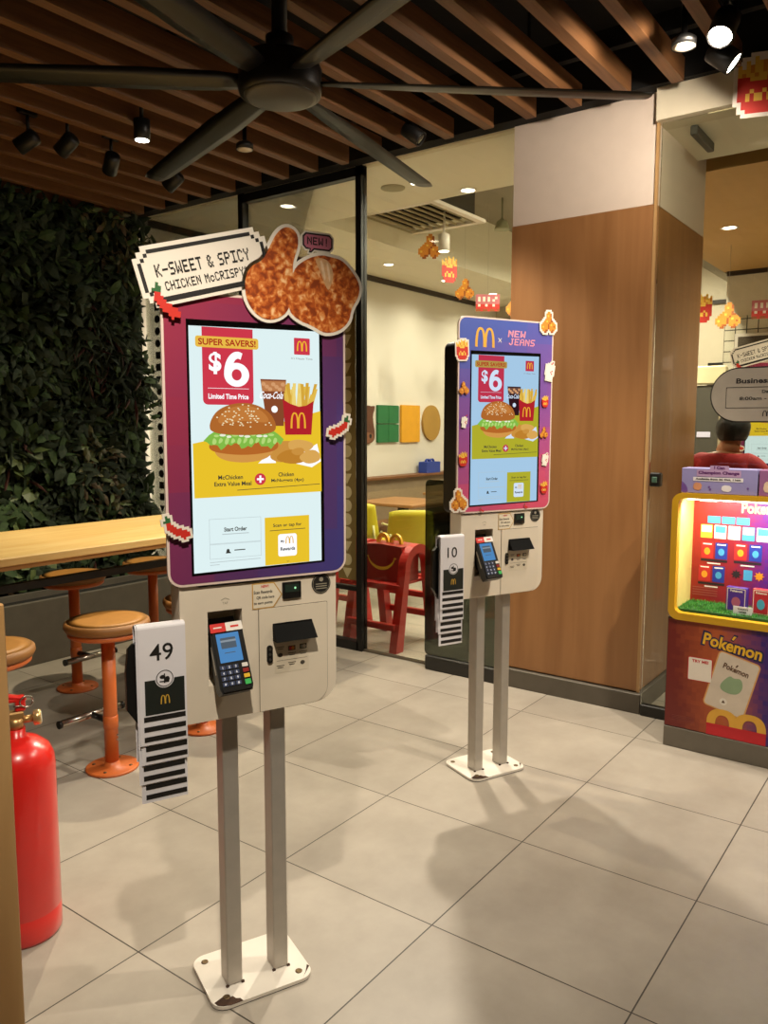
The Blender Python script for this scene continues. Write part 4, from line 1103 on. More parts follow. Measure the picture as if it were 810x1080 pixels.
# wall decorations
def wall_decor(name, label, outs, mats, group=None):
    t = thing(name, label, 'wall decoration', (0, 5.398, 0), 0, group)
    b = MB()
    for pts, m in outs: b.prism(pts, -.03-.004*m, 0, m)
    b.build('panel', mats, t); return t
X0 = lambda x: x
cow = smooth([(6.86, 1.62), (6.84, 1.70), (6.90, 1.72), (6.97, 1.70), (7.02, 1.72), (7.09, 1.70), (7.14, 1.72), (7.13, 1.66), (7.10, 1.62), (7.11, 1.52), (7.14, 1.42), (7.13, 1.33), (7.04, 1.29), (6.90, 1.29), (6.82, 1.34), (6.82, 1.44), (6.86, 1.52)], 2)
wall_decor('cow_decoration', 'brown cow head shape on the dining wall by the door frame', [(cow, 0), (smooth([(6.86, 1.42), (7.10, 1.42), (7.12, 1.34), (7.02, 1.30), (6.92, 1.30), (6.84, 1.35)], 2), 1), (ell(6.92, 1.38, .02, .025, 14), 2), (ell(7.05, 1.38, .02, .025, 14), 2)], [mat('cow_brown', '5a3420', .6), mat('cow_muzzle', '7b5038', .6), M_INK])
wall_decor('window_decoration', 'four green squares forming a window shape on the dining wall', [(rr(7.20+.205*i, 1.305+.215*j, 7.395+.205*i, 1.51+.215*j, .01), 0) for i in (0, 1) for j in (0, 1)], [mat('decor_green', '1f6b3c', .6)])
wall_decor('yellow_decoration', 'golden yellow rectangle on the dining wall', [(rr(7.66, 1.30, 8.04, 1.735, .01), 0)], [mat('decor_yellow', 'd99d1f', .6)])
wall_decor('ochre_decoration', 'ochre oval on the dining wall beside the far kiosk', [(ell(8.31, 1.53, .195, .215, 40), 0)], [mat('decor_ochre', 'a8823a', .6)])
t = thing('banquette_bench', 'long brown bench along the dining wall behind the tables', 'bench', (0, 0, 0))
b = MB(); b.box(5.4, 9.8, 5.26, 5.37, .0, .90, 0, .004); b.build('back', mat('bench_back', '8b7a62', .6), t)
b = MB(); b.box(5.4, 9.8, 5.20, 5.372, .90, .93, 0, .004); b.build('ledge', wood('bench_ledge_wood', '6e4522', '7d5230', .5, (.5, 6, 6)), t)
b = MB(); b.box(5.4, 9.8, 4.95, 5.26, .36, .45, 0, .015); b.build('cushion', mat('bench_cushion', '7a5330', .6), t)
b = MB(); b.box(5.42, 9.78, 5.0, 5.26, 0, .36); b.build('plinth', M_BLKMETAL, t)
def table(label, x, y):
    t = thing('dining_table', label, 'table', (x, y, 0), 0, 'dining tables')
    b = MB(); b.box(-.35, .35, -.35, .35, .725, .755, 0, .005); b.build('tabletop', wood('table_wood', '8a5f35', '9a6d40', .45, (.8, 5, 5)), t)
    b = MB(); b.box(-.04, .04, -.04, .04, .02, .725, 0, .003); b.box(-.05, .05, -.25, .25, .705, .725); b.build('pedestal', M_BLKMETAL, t)
    b = MB(); b.box(-.24, .24, -.24, .24, 0, .02, 0, .005); b.build('base_plate', M_BLKMETAL, t)
table('brown dining table under the cow and green window decorations', 6.45, 4.5)
table('brown dining table farther along the bench under ochre oval', 7.75, 4.55)
def chair(label, x, y, rz):
    c = thing('dining_chair', label, 'chair', (x, y, 0), rz, 'yellow dining chairs')
    M_Y = mat('chair_yellow', 'c4b82e', .45, var=.03)
    b = MB(); P = [[(-.2+.4*i/6, .02+.20-.40*j/6) for i in range(7)] for j in range(7)]
    def sheet(F, n, m_, th):
        A = [[b.pt(F(i/n, j/m_)) for i in range(n+1)] for j in range(m_+1)]; B = [[b.pt(Vector(F(i/n, j/m_))+Vector(th)) for i in range(n+1)] for j in range(m_+1)]
        for j in range(m_):
            for i in range(n):
                b.face((A[j][i], A[j][i+1], A[j+1][i+1], A[j+1][i]), 0, True); b.face((B[j][i], B[j+1][i], B[j+1][i+1], B[j][i+1]), 0, True)
        for j in range(m_): b.face((A[j][0], A[j+1][0], B[j+1][0], B[j][0])); b.face((A[j][n], B[j][n], B[j+1][n], A[j+1][n]))
        for i in range(n): b.face((A[0][i], B[0][i], B[0][i+1], A[0][i+1])); b.face((A[m_][i], A[m_][i+1], B[m_][i+1], B[m_][i]))
    sheet(lambda u, v: (-.21+.42*u, -.2+.42*v, .45+.03*(2*u-1)**2-.012*math.sin(v*PI)), 8, 6, (0, 0, -.014)); b.build('seat', M_Y, c)
    b = MB(); sheet(lambda u, v: (-.20*(1-.12*v)+.40*(1-.12*v)*u, -.205-.05*v+.035*(2*u-1)**2, .50+.32*v-.02*(2*u-1)**4*v), 8, 6, (0, -.014, 0)); b.build('backrest', M_Y, c)
    b = MB()
    for s_ in (-1, 1): b.tube([(s_*.17, -.16, .44), (s_*.17, -.215, .50), (s_*.165, -.235, .62)], .010, 8)
    b.tube([(-.22, .12, .44), (-.235, -.02, .60), (-.235, -.2, .64)], .009, 8); b.tube([(.22, .12, .44), (.235, -.02, .60), (.235, -.2, .64)], .009, 8); b.build('arm_frame', mat('chair_pale_frame', 'c8c48a', .4), c)
    for sx, sy in ((-1, -1), (1, -1), (-1, 1), (1, 1)):
        b = MB(); b.tube([(sx*.17, sy*.16, .44), (sx*.21, sy*.21, 0)], [.012, .009], 10); b.build('leg', MATS['chair_pale_frame'], c)
    return c
chair('yellow dining chair seen through the glass left of the tinted barrier', 5.45, 3.75, R(-50))
chair('yellow dining chair mostly behind the black door frame', 5.72, 4.40, R(-75))
chair('yellow dining chair behind the red arched child seat', 4.88, 4.62, R(-60))

def meal_box(name, label, loc, rz, body, handle, w=.30, h=.26, d=.2, smile=True):
    t = thing(name, label, 'meal box', loc, rz)
    b = MB(); b.prism([(-w/2, 0), (w/2, 0), (w/2, h), (0, h*1.04), (-w/2, h)], -d/2, d/2, 0); b.build('box_body', body, t)
    b = MB()
    for c in (-w*.16, w*.16):
        P = [(c+w*.155*math.cos(a), h*.98+h*.32*math.sin(a)) for a in [PI-PI*k/14 for k in range(15)]]; Q = [(c+w*.095*math.cos(a), h*.98+h*.22*math.sin(a)) for a in [PI-PI*k/14 for k in range(15)]]
        for k in range(14): b.prism([P[k], P[k+1], Q[k+1], Q[k]], -.012, .012, 0)
    b.build('arch_handle', handle, t)
    if smile:
        b = MB(); P = ell(0, h*.72, w*.34, h*.42, 16, PI+.25, 2*PI-.25); Q = ell(0, h*.75, w*.33, h*.36, 16, PI+.25, 2*PI-.25); b.strip(P, Q, -d/2-.001)
        for q in (-1, 1): b.flat(ell(q*w*.34, h*.66, w*.035, h*.02, 10), -d/2-.0012)
        b.build('smile_print', handle, t)
    return t
M_RP = mat('red_play_plastic', 'b01e16', .35, var=.04)
M_BOXR = mat('meal_box_red', '8e1a14', .4, var=.04)
t = thing('child_seat_frame', 'red arched wooden child seat frame standing behind the glass', 'child seat', (4.42, 3.18, 0))
for yy in (-.20, .20, ):
    b = MB(); n = 20
    P = []; Q = []
    for k in range(n+1):
        a = PI-PI*k/n; P.append((.16*math.cos(a), .55+.15*math.sin(a))); Q.append((.105*math.cos(a), .54+.10*math.sin(a)))
    P = [(-.265, 0)]+P+[(.265, 0)]; Q = [(-.185, 0)]+Q+[(.185, 0)]
    for k in range(len(P)-1): b.prism([P[k], P[k+1], Q[k+1], Q[k]], yy-.03, yy+.03)
    b.build('arch_side', M_RP, t)
for (x0, z0, name) in ((-.235, .165, 'lower_rail'), (.235, .30, 'rear_rail'), (.235, .17, 'rear_rail'), (-.17, .42, 'upper_rail'), (.16, .44, 'upper_rail')):
    b = MB(); b.box(x0-.016, x0+.016, -.20, .20, z0-.022, z0+.022, 0, .004); b.build(name, M_RP, t)
b = MB(); b.box(-.17, .16, -.18, .18, .425, .445, 0, .004); b.build('seat', M_RP, t)
meal_box('red_meal_box', 'red box with yellow arch handle and smile on the child seat', (4.40, 3.18, .446), R(-90), M_BOXR, mat('arch_handle_yellow', 'e0b02c', .4), .34, .24, .2)
t2 = thing('child_seat_frame', 'second red child seat frame behind the front kiosk and door frame', 'child seat', (4.46, 3.80, 0))
for ch in t.children: copy_tree(ch, t2)
meal_box('blue_meal_box', 'small blue box on the bench ledge under the ochre oval', (8.14, 5.29, .93), R(180), mat('meal_box_blue', '2340a0', .4), mat('meal_box_blue', '2340a0', .4), .30, .13, .12, False)

# hanging cut-outs
def cutout(label, key, loc, w, rz, zt, grp=None):
    bd = True if loc[0] < 4.05 else None
    t = thing('hanging_cutout', label, 'hanging decoration', loc, rz, grp)
    b = MB(); pixart(b, key, 0, 0, w, 0, .004, border=bd); b.build('printed_card', art_mats(), t)
    h = w*len(ART[key])/len(ART[key][0])/2
    b = MB(); b.cyl((0, .002, h), (0, .002, zt-loc[2]), .0012, 6); b.build('hanging_line', mat('clear_line', 'b8b2a4', .3), t)
g = 'cutouts hanging in the dining room'
cutout('hanging fried chicken cutout nearest the ceiling vent', 'chicken', (6.2, 4.05, 3.10), .20, R(-55), 3.68, g)
cutout('hanging cutout turned edge on, right of the chicken one', 'fries', (6.5, 4.02, 2.94), .17, R(-25), 3.68, g)
cutout('small hanging chicken cutout left of the pink sign', 'chicken', (6.78, 4.02, 2.80), .18, R(-60), 3.68, g)
cutout('hanging pink sign cutout above the far kiosk', 'sign', (7.2, 4.0, 2.72), .24, R(-55), 3.68, g)
cutout('hanging drumstick cutout half hidden by the column edge', 'chicken', (7.75, 4.0, 2.76), .2, R(-20), 3.68, g)
cutout('large fries cutout hanging from header at upper right', 'fries', (3.94, .855, 2.985), .17, R(-72), 3.10)
cutout('hanging fries cutout in the counter area beside the column', 'fries', (7.2, 1.93, 2.49), .17, R(-80), 2.95, 'cutouts in the counter area')
cutout('hanging chicken cutout right of the counter fries cutout', 'chicken', (7.0, 1.665, 2.39), .19, R(-80), 2.95, 'cutouts in the counter area')
cutout('hanging pink sign cutout at right picture edge', 'sign', (7.4, 1.46, 2.47), .22, R(-80), 2.95, 'cutouts in the counter area')

# ================================================================== COUNTER AREA BEHIND THE OPENING
MW = Matrix(((0, 1, 0, 0), (-1, 0, 0, 0), (0, 0, 1, 0), (0, 0, 0, 1)))
def tile_mat():
    m, nt, b_, out = node_mat('white_square_tiles')
    tc = nt.nodes.new('ShaderNodeTexCoord'); sp = nt.nodes.new('ShaderNodeSeparateXYZ'); cb = nt.nodes.new('ShaderNodeCombineXYZ')
    nt.links.new(tc.outputs['Object'], sp.inputs[0]); nt.links.new(sp.outputs['X'], cb.inputs[0]); nt.links.new(sp.outputs['Z'], cb.inputs[1])
    br = nt.nodes.new('ShaderNodeTexBrick'); br.offset = 0
    for k_, v in (('Scale', 1), ('Brick Width', .1), ('Row Height', .1), ('Mortar Size', .005)): br.inputs[k_].default_value = v
    br.inputs['Color1'].default_value = hx('cfc8b4'); br.inputs['Color2'].default_value = hx('c8c0aa'); br.inputs['Mortar'].default_value = hx('3a362e')
    nt.links.new(cb.outputs[0], br.inputs['Vector']); nt.links.new(br.outputs[0], b_.inputs['Base Color']); b_.inputs['Roughness'].default_value = .3
    return m
t = thing('tiled_panel', 'white square tiled wall panel with dark grout behind hours sign', 'tiled wall', (8.17, 1.97, 0), R(-90)); b = MB(); b.box(.0, 1.4, 0, .028, .9, 2.53); b.build('tiles', tile_mat(), t)
t = thing('menu_poster', 'dark framed menu poster on the white tiled panel', 'poster', (8.165, 1.865, 1.86), R(-90)); b = MB(); b.box(0, .9, -.03, 0, 0, .50, 0, .004); b.build('frame', M_WHITE, t)
b = MB(); b.flat([(.03, .03), (.87, .03), (.87, .47), (.03, .47)], -.031, 0)
for k in range(7): b.flat(ell(.1+.11*k, .20+.05*(k % 2), .05, .06, 12), -.0315, 1+k % 2)
b.build('poster_print', [mat('poster_dark', '4a3f30', .5), mat('poster_tan', 'a5814e', .5, var=.3, scale=40), mat('poster_red', '8a3a24', .5, var=.3, scale=40)], t)
t = thing('photo_board', 'board of dark food photos left of tiled panel', 'poster', (9.9, 2.50, 1.93), R(-90)); b = MB(); b.box(-.05, .56, -.02, .0, 0, .30, 0, .004); b.build('board', M_BLACK, t)
b = MB()
for k in range(3): b.flat([(-.03+.20*k, .02), (.14+.20*k, .02), (.15+.20*k, .28), (-.01+.20*k, .28)], -.021, k)
b.build('photo_print', [mat('photo_brown', '3d3020', .5, var=.4, scale=30), mat('photo_red', '4f2018', .5, var=.4, scale=30), mat('photo_olive', '57431f', .5, var=.4, scale=30)], t)
t = thing('grey_partition', 'tall dark grey partition with a small white tag beyond the column', 'partition', (7.0, 1.86, 0), R(-90))
b = MB(); b.box(-.3, .16, 0, .06, 0, 1.83, 0, .004); b.build('partition_panel', mat('partition_grey', '4a473e', .6), t); b = MB(); b.box(.16, .2, -.01, .07, 0, 1.84, 0, .004); b.build('edge_post', mat('post_cream', 'a8997c', .5), t)
b = MB(); b.box(-.01, .10, -.006, 0, 1.40, 1.445, 0, .002); b.build('tag', mat('tag_lilac', 'd6d3ee', .5), t); b = MB(); b.box(-.3, .2, -.02, .08, 1.84, 1.99, 0, .01); b.build('lit_top_box', mat('lit_top_cream', 'd9cfa8', .5), t)  # cream box on top stands in for the bright lit patch there
K3 = copy_tree(K1); K3['label'] = 'order kiosk with chicken cutout in the area beyond the glass, behind the person'; K3['category'] = 'kiosk'
K3.location = (6.28, 1.18, 0); K3.rotation_euler = (0, 0, R(-66)); K3.scale = (1.08,)*3
t = thing('hours_sign', 'grey oval opening hours sign on the glass above the display cabinet', 'sign', (3.985, 1.08, 0), R(-90))
b = MB(); ov = rr(.075, 1.515, .565, 1.757, .120, 10); b.prism(grow(ov, .006), 0.004, .034, 1); b.prism(ov, 0, .02, 0); b.build('sign_plate', [mat('sign_grey', '8d8577', .5), M_INK], t)
b = MB(); b.strip(rr(.140, 1.575, .50, 1.672, .002, 1)+[rr(.140, 1.575, .50, 1.672, .002, 1)[0]], rr(.1425, 1.5775, .4975, 1.6695, .002, 1)+[rr(.1425, 1.5775, .4975, 1.6695, .002, 1)[0]], -.0008)
text(b, 'Business Hours', .32, 1.700, w=.275, h=.024, y=-.0008, bold=.03); text(b, 'Daily', .32, 1.648, w=.05, h=.018, y=-.0008, bold=.02); text(b, '8:00am - 11:00pm', .32, 1.617, w=.24, h=.020, y=-.0008, bold=.02)
arches(b, .32, 1.537, .038, .026, -.0008, 0); b.build('sign_lettering', M_INK, t)

# ------------------------------------------------------------------ toy display cabinet
CAB = thing('display_cabinet', 'lit yellow framed trading card display cabinet at the right', 'display cabinet', (3.70, 1.08, 0), R(-90))
CW = .80; M_CY = mat('cabinet_yellow', 'c99a1e', .4, var=.02); D_ = .285
b = MB(); b.box(0, CW, 0, D_, .095, .615); b.build('lower_box', mat('cabinet_carcass', '4c3a30', .5), CAB)
b = MB(); b.box(0, CW, -.006, D_, 0, .095, 0, .002); b.build('plinth', mat('plinth_grey', '6e675b', .5), CAB)
b = MB()
outer = rr(0, .608, CW, 1.192, .045, 8); inner = rr(.028, .640, CW-.028, 1.168, .03, 8)
for k in range(len(outer)):
    q = (k+1) % len(outer); b.prism([outer[k], outer[q], inner[q], inner[k]], -.012, .03)
b.box(.0, .02, .03, D_, .63, 1.17); b.box(CW-.02, CW, .03, D_, .63, 1.17); b.box(.03, CW-.03, .03, D_, 1.168, 1.188); b.box(.03, CW-.03, .03, D_, .612, .64)
b.build('window_frame', M_CY, CAB)
b = MB(); b.box(.02, .026, .03, D_-.02, .64, 1.168); b.build('side_lining', mat('lining_cream_yellow', 'e0cf7c', .5), CAB)
b = MB(); b.box(CW-.026, CW-.02, .03, D_-.02, .64, 1.168); b.build('side_lining', MATS['lining_cream_yellow'], CAB)
b = MB(); b.box(.026, CW-.026, D_-.03, D_-.01, .64, 1.168); bp = b.build('backboard', block_print('print_red_to_violet', 'a02a20', '8e2336', '33249a', (2.6, .0), 60.0, -.15), CAB)
b = MB(); yb = D_-.031
text(b, 'Pokemon', .34, 1.115, w=.20, h=.05, y=yb-.0006, m=0, bold=.03); b.flat([(.338, 1.143), (.344, 1.141), (.352, 1.153), (.344, 1.154)], yb-.0006, 0)
for k in range(6): b.flat(rr(.062+.062*k, .962, .116+.062*k, 1.026, .003), yb-.0006, (1, 2, 2, 3, 2, 1)[k]); b.flat([(.066+.062*k, .99), (.112+.062*k, .99), (.112+.062*k, 1.022), (.066+.062*k, 1.022)], yb-.001, (2, 3, 2, 2, 3, 2)[k])
for k in range(3): b.flat(rr(.092+.064*k, 1.034, .150+.064*k, 1.068, .002), yb-.0006, 3)
for (x, z, c) in ((.068, .864, 4), (.132, .864, 5), (.217, .868, 4), (.282, .868, 5), (.060, .752, 4), (.124, .752, 5)):
    b.flat(rr(x, z, x+.055, z+.078, .003), yb-.0006, c); b.flat([(x+.008, z+.066), (x+.047, z+.066), (x+.047, z+.072), (x+.008, z+.072)], yb-.001, 2); b.flat(ell(x+.0275, z+.034, .014, .017, 14), yb-.001, 6 if c == 4 else 3)
for (x, z) in ((.068, .850), (.217, .853), (.060, .737)): b.flat([(x, z), (x+.12, z), (x+.12, z+.010), (x, z+.010)], yb-.0007, 7); b.flat([(x+.03, z-.012), (x+.09, z-.012), (x+.09, z-.006), (x+.03, z-.006)], yb-.0007, 2)
for (x, c) in ((.23, 7), (.33, 8)):
    P = []
    for k in range(16): q = .024 if k % 2 == 0 else .013; P.append((x+q*math.cos(k*PI/8), .80+q*math.sin(k*PI/8)))
    b.flat(P, yb-.0007, c)
b.flat(rr(.262, .775, .300, .825, .002), yb-.0007, 3)
for k in range(4): b.flat([(.035, .682+.012*k), (.15, .682+.012*k), (.15, .686+.012*k), (.035, .686+.012*k)], yb-.0007, 9)
for k in range(2): b.flat([(.05, 1.135+.007*k), (.13-.01*k, 1.135+.007*k), (.13-.01*k, 1.138+.007*k), (.05, 1.138+.007*k)], yb-.0007, 2)
b.build('backboard_print', [mat('ink_gold_pale', 'e8d98a', .5), mat('ink_yellow', 'e6c23c', .5), mat('ink_white', 'ece8e0', .5), mat('ink_sky', '4a9fd0', .5), mat('ink_red', 'c22c2c', .5), mat('ink_blue', '26389a', .5), mat('ink_orange', 'e39a2a', .5), mat('ink_charcoal', '2a2228', .5), mat('ink_amber', 'e08a22', .5), mat('ink_dull_rose', 'a8584e', .5)], bp)
b = MB(); b.box(.026, CW-.026, .03, D_-.03, .640, .652, 0)
rnd = random.Random(4)
for k in range(5000):
    x = rnd.uniform(.03, CW-.03); y = rnd.uniform(.032, D_-.034); h = rnd.uniform(.008, .018); a = rnd.uniform(0, 2*PI); c, s_ = math.cos(a)*.0016, math.sin(a)*.0016
    i = [b.pt((x-c, y-s_, .651)), b.pt((x+c, y+s_, .651)), b.pt((x+rnd.uniform(-.006, .006), max(.032, y+rnd.uniform(-.006, .006)), .651+h))]; b.face(i, 1 if rnd.random() < .7 else 2)
o = b.build('turf', [mat('turf_base', '1f4a1c', .9), mat('turf_green', '3c8a30', .7), mat('turf_light', '5aa845', .7)], CAB); o['kind'] = 'stuff'
b = MB(); b.box(.05, CW-.05, .05, .065, 1.158, 1.168); b.build('light_strip', emit('strip_glow', 'fff4dc', 9), CAB)
L_ = light('cabinet_strip_beam', 'AREA', (3.76, .68, 1.152), 5.5, None, .1, (1, .95, .82)); L_.data.shape = 'RECTANGLE'; L_.data.size = .05; L_.data.size_y = .68; L_.rotation_euler = (0, R(-28), 0)
# printed front panel
b = MB(); b.box(.004, CW-.004, -.004, .001, .1, .607); fp = b.build('printed_panel', block_print('print_ember_to_violet', '6e1c16', 'b4582c', '3a2070', (2.55, .25), 50.0, -.24), CAB)
y = -.0045
b = MB(); rot = R(-9)
P = (.285, .520)
def acc(cx, cz, s, y_, m): b.flat([(cx-.010*s, cz-.006*s), (cx-.002*s, cz-.010*s), (cx+.012*s, cz+.010*s), (cx+.000*s, cz+.012*s)], y_, m)
text(b, 'Pokemon', P[0], P[1], w=.266, h=.072, y=y-.0002, m=0, bold=.09, rot=rot); text(b, 'Pokemon', P[0], P[1], w=.250, h=.056, y=y-.0008, m=1, bold=.03, rot=rot)
acc(.290, .556, 1.5, y-.0003, 0); acc(.290, .556, .9, y-.0009, 1)
b.build('title_lettering', [mat('title_navy', '1c2350', .5), mat('title_yellow', 'e8b42c', .5)], fp)
b = MB(); c_, s_ = math.cos(R(-14)), math.sin(R(-14))
def rot2(pts, cx, cz): return [(cx+c_*px-s_*pz, cz+s_*px+c_*pz) for px, pz in pts]
card = rr(-.085, -.128, .085, .128, .014)
b.flat(rot2(grow(card, .006), .288, .345), y-.0003, 3); b.flat(rot2(card, .288, .345), y-.0006, 0)
text(b, 'Pokemon', .305, .415, w=.110, h=.027, y=y-.001, m=2, bold=.03, rot=R(-16)); acc(.308, .432, .6, y-.001, 2); b.flat(ell(.258, .262, .016, .016, 20), y-.0009, 1); b.flat([(.250, .256), (.266, .256), (.258, .270)], y-.0012, 2)
b.flat(rot2(smooth([(-.05, -.02), (-.02, .04), (.0, .03), (.03, .045), (.05, 0), (.03, -.04), (-.03, -.045)], 2), .290, .345), y-.0009, 4)
b.build('card_print', [mat('card_cream', 'd6c8b6', .5), mat('card_light', 'e8e0d2', .5), mat('card_brown', '5a3a22', .5), mat('card_halo', 'd9a060', .5), mat('card_sage', '8fa883', .5)], fp)
b = MB(); b.flat([(.19, .098), (.44, .098), (.44, .15), (.19, .15)], y-.0004, 1); arches(b, .315, .150, .25, .075, y-.0010, 0, .2); b.flat([(.19, .142), (.44, .142), (.44, .152), (.19, .152)], y-.0012, 1); b.build('arches_print', [mat('arch_gold', 'e0a93e', .45), M_RED], fp)
b = MB(); b.flat(rr(.098, .335, .205, .445, .006), y-.0005, 1); b.flat(rr(.101, .338, .202, .442, .005), y-.0008, 0); text(b, 'TRY ME!', .152, .427, w=.072, h=.014, y=y-.0011, m=1, bold=.04); b.build('sticker', [M_BOARD, M_RED], fp)
b = MB()
for k in range(4): b.flat([(.035, .132+.007*k), (.135, .132+.007*k), (.135, .1345+.007*k), (.035, .1345+.007*k)], y-.0005)
b.build('small_print', mat('small_print_rose', '8c4038', .6), fp)
def card_box(label, x, z, w_, h, col, band):
    t = thing('card_box', label, 'card box', (3.70+.10, 1.08-x, .652), R(-97), 'card boxes on the turf')
    b = MB(); b.box(-w_/2, w_/2, 0, .030, 0, h, 0, .002); b.build('carton', mat('carton_'+col, col, .4), t)
    b = MB(); b.flat(rr(-w_/2+.005, .005, w_/2-.005, h-.005, .004), -.0006, 1); b.flat(rr(-w_/2+.008, .008, w_/2-.008, h-.008, .003), -.0012, 0); text(b, 'Pokemon', 0, h*.86, w=w_*.6, h=h*.09, y=-.0018, m=1, bold=.03); b.flat(ell(0, h*.42, w_*.22, h*.2, 18), -.0018, 2); b.build('carton_print', [mat('carton_'+col, col, .4), M_BOARD, mat('carton_'+band, band, .5)], t)
card_box('purple card box standing on the green turf in the cabinet', .268, .69, .090, .115, '4a2c8c', 'a85a72'); card_box('red card box standing on the green turf in the cabinet', .372, .69, .078, .118, 'b02430', '4aa0b8')
t = thing('price_card', 'small white price card on turf in front of purple box', 'price card', (3.765, 1.08-.305, .653), R(-92)); b = MB(); b.prism([(-.040, 0), (.040, 0), (.040, .036), (-.040, .036)], 0, .002); b.box(-.03, .03, .002, .02, 0, .002); b.build('card', M_CARD, t)
b = MB(); text(b, "TODAY'S", 0, .024, w=.045, h=.008, y=-.0006, bold=.04); text(b, 'OFFER', 0, .011, w=.035, h=.008, y=-.0006, bold=.04); b.build('card_lettering', M_INK, t)
t = thing('topper_box', 'lilac printed sign box on top of the display cabinet', 'sign box', (3.70, 1.08, 1.193), R(-90))
b = MB(); b.box(.035, .352, .0, .10, 0, .112, 0, .002); tb = b.build('carton', mat('lilac_card', '8d86b6', .5, var=.05), t)
b = MB(); b.flat(rr(.155, .098, .235, .125, .003), -.001, 0); b.flat(rr(.10, .076, .285, .106, .003), -.0012, 0)
text(b, 'I Can', .195, .1165, w=.045, h=.013, y=-.0018, m=2, bold=.05); text(b, 'Champion Change', .1925, .092, w=.172, h=.0175, y=-.0018, m=2, bold=.05)
b.flat(rr(.085, .056, .295, .073, .002), -.0012, 1); text(b, 'Available from 26 Oct, 11am', .19, .0645, w=.19, h=.0095, y=-.0018, m=3, bold=.05)
b.flat(smooth([(.085, .018), (.12, .012), (.125, .045), (.09, .05)], 1), -.0012, 4); b.flat(smooth([(.205, .015), (.245, .010), (.25, .038), (.21, .042)], 1), -.0012, 1); b.flat(smooth([(.035, .0), (.065, .0), (.06, .03), (.04, .05), (.035, .05)], 1), -.0012, 5)
for (x, z) in ((.155, .03), (.315, .03), (.16, .02)): b.flat(ell(x, z, .005, .005, 8), -.0012, 5)
b.build('carton_print', [mat('tag_mauve', 'b08fb4', .5), mat('tag_white', 'dcd6d8', .5), mat('ink_plum', '5b2a63', .5), M_INK, mat('badge_peach', 'c88a66', .5), mat('spot_violet', '6a4a8e', .5)], t)
t = thing('pink_topper_box', 'mauve printed sign box next to the lilac one, cut by picture edge', 'sign box', (3.70, 1.08, 1.193), R(-90))
b = MB(); b.box(.358, .66, .0, .10, 0, .112, 0, .002); b.build('carton', mat('mauve_card', '8e5a86', .5, var=.05), t); b = MB(); b.flat(smooth([(.375, .02), (.405, .015), (.41, .06), (.38, .065)], 1), -.001, 0); b.build('carton_print', mat('blob_cream', 'd8bba0', .5), t)

# ------------------------------------------------------------------ the person
def skin(name, pts, edges, mats, parent, sub=2, root=0):
    me = bpy.data.meshes.new(name); me.from_pydata([p[:3] for p in pts], edges, []); me.update()
    o = bpy.data.objects.new(name, me); COL.objects.link(o)
    md = o.modifiers.new('skin', 'SKIN'); md.use_smooth_shade = True
    lay = me.skin_vertices[0] if me.skin_vertices else None
    if lay is None:
        bm_ok = False
    for i, p in enumerate(pts):
        rx = p[3]; ry = p[4] if len(p) > 4 else p[3]
        lay.data[i].radius = (rx, ry); lay.data[i].use_root = (i == root)
    if sub:
        sd = o.modifiers.new('sub', 'SUBSURF'); sd.levels = sub; sd.render_levels = sub
    dg = bpy.context.evaluated_depsgraph_get(); dg.update()
    m2 = bpy.data.meshes.new_from_object(o.evaluated_get(dg)); o.modifiers.clear(); o.data = m2
    m2.name = name; m2.materials.clear(); m2.materials.append(mats)
    for p in m2.polygons: p.use_smooth = True
    o.parent = parent
    return o
PS = thing('person', 'person with short black hair in a red shirt seen from behind at a kiosk', 'person', (5.08, 1.19, 0), R(-88))
M_SKIN = mat('person_skin', 'a8724e', .55, var=.03); M_SHIRT = mat('red_shirt', 'a3161c', .8, var=.05, scale=20, bump=.1); M_TROU = mat('dark_trousers', '22242c', .8); M_HAIR = mat('black_hair', '0d0b0a', .5, var=.2, scale=60)
p = [(0, 0, .86, .125, .095), (0, -.005, 1.02, .115, .085), (0, 0, 1.16, .135, .095), (0, -.005, 1.26, .115, .08), (.01, .0, 1.335, .052, .05), (.025, .02, 1.40, .05, .052), (.035, .035, 1.45, .075, .085), (.04, .035, 1.515, .06, .07)]
e = [(0, 1), (1, 2), (2, 3), (3, 4), (4, 5), (5, 6), (6, 7)]
def chain(st, pts):
    k = st
    for q in pts:
        p.append(q); e.append((k, len(p)-1)); k = len(p)-1
    return k
for s_ in (-1, 1):
    w_ = chain(3, [(s_*.12, 0, 1.275, .055, .055), (s_*.185, 0, 1.255, .052, .052), (s_*.225, .02, 1.13, .042, .042), (s_*.235, .05, 1.02, .036, .036), (s_*.20, .19, 1.09, .030, .030), (s_*.165, .275, 1.15, .024, .022)])
    hub = chain(w_, [(s_*.155, .31, 1.18, .026, .014)])
    for f_ in range(4):
        a = (f_-1.5)*.017
        chain(hub, [(s_*.155+a, .345, 1.20+.003*f_, .0095), (s_*.155+a*1.15, .372-(.008 if f_ in (0, 3) else 0), 1.205, .0085), (s_*.155+a*1.2, .392-(.012 if f_ in (0, 3) else 0), 1.20, .0075)])
    chain(hub, [(s_*.155-s_*.03, .325, 1.185, .0105), (s_*.155-s_*.045, .348, 1.19, .009)])
    chain(0, [(s_*.09, 0, .80, .088, .09), (s_*.10, .01, .46, .055, .058), (s_*.10, -.01, .25, .05, .052), (s_*.10, -.015, .08, .035, .038), (s_*.11, .04, .035, .038, .030), (s_*.115, .12, .025, .035, .022)])
body = skin('body', p, e, M_SKIN, PS, 2)
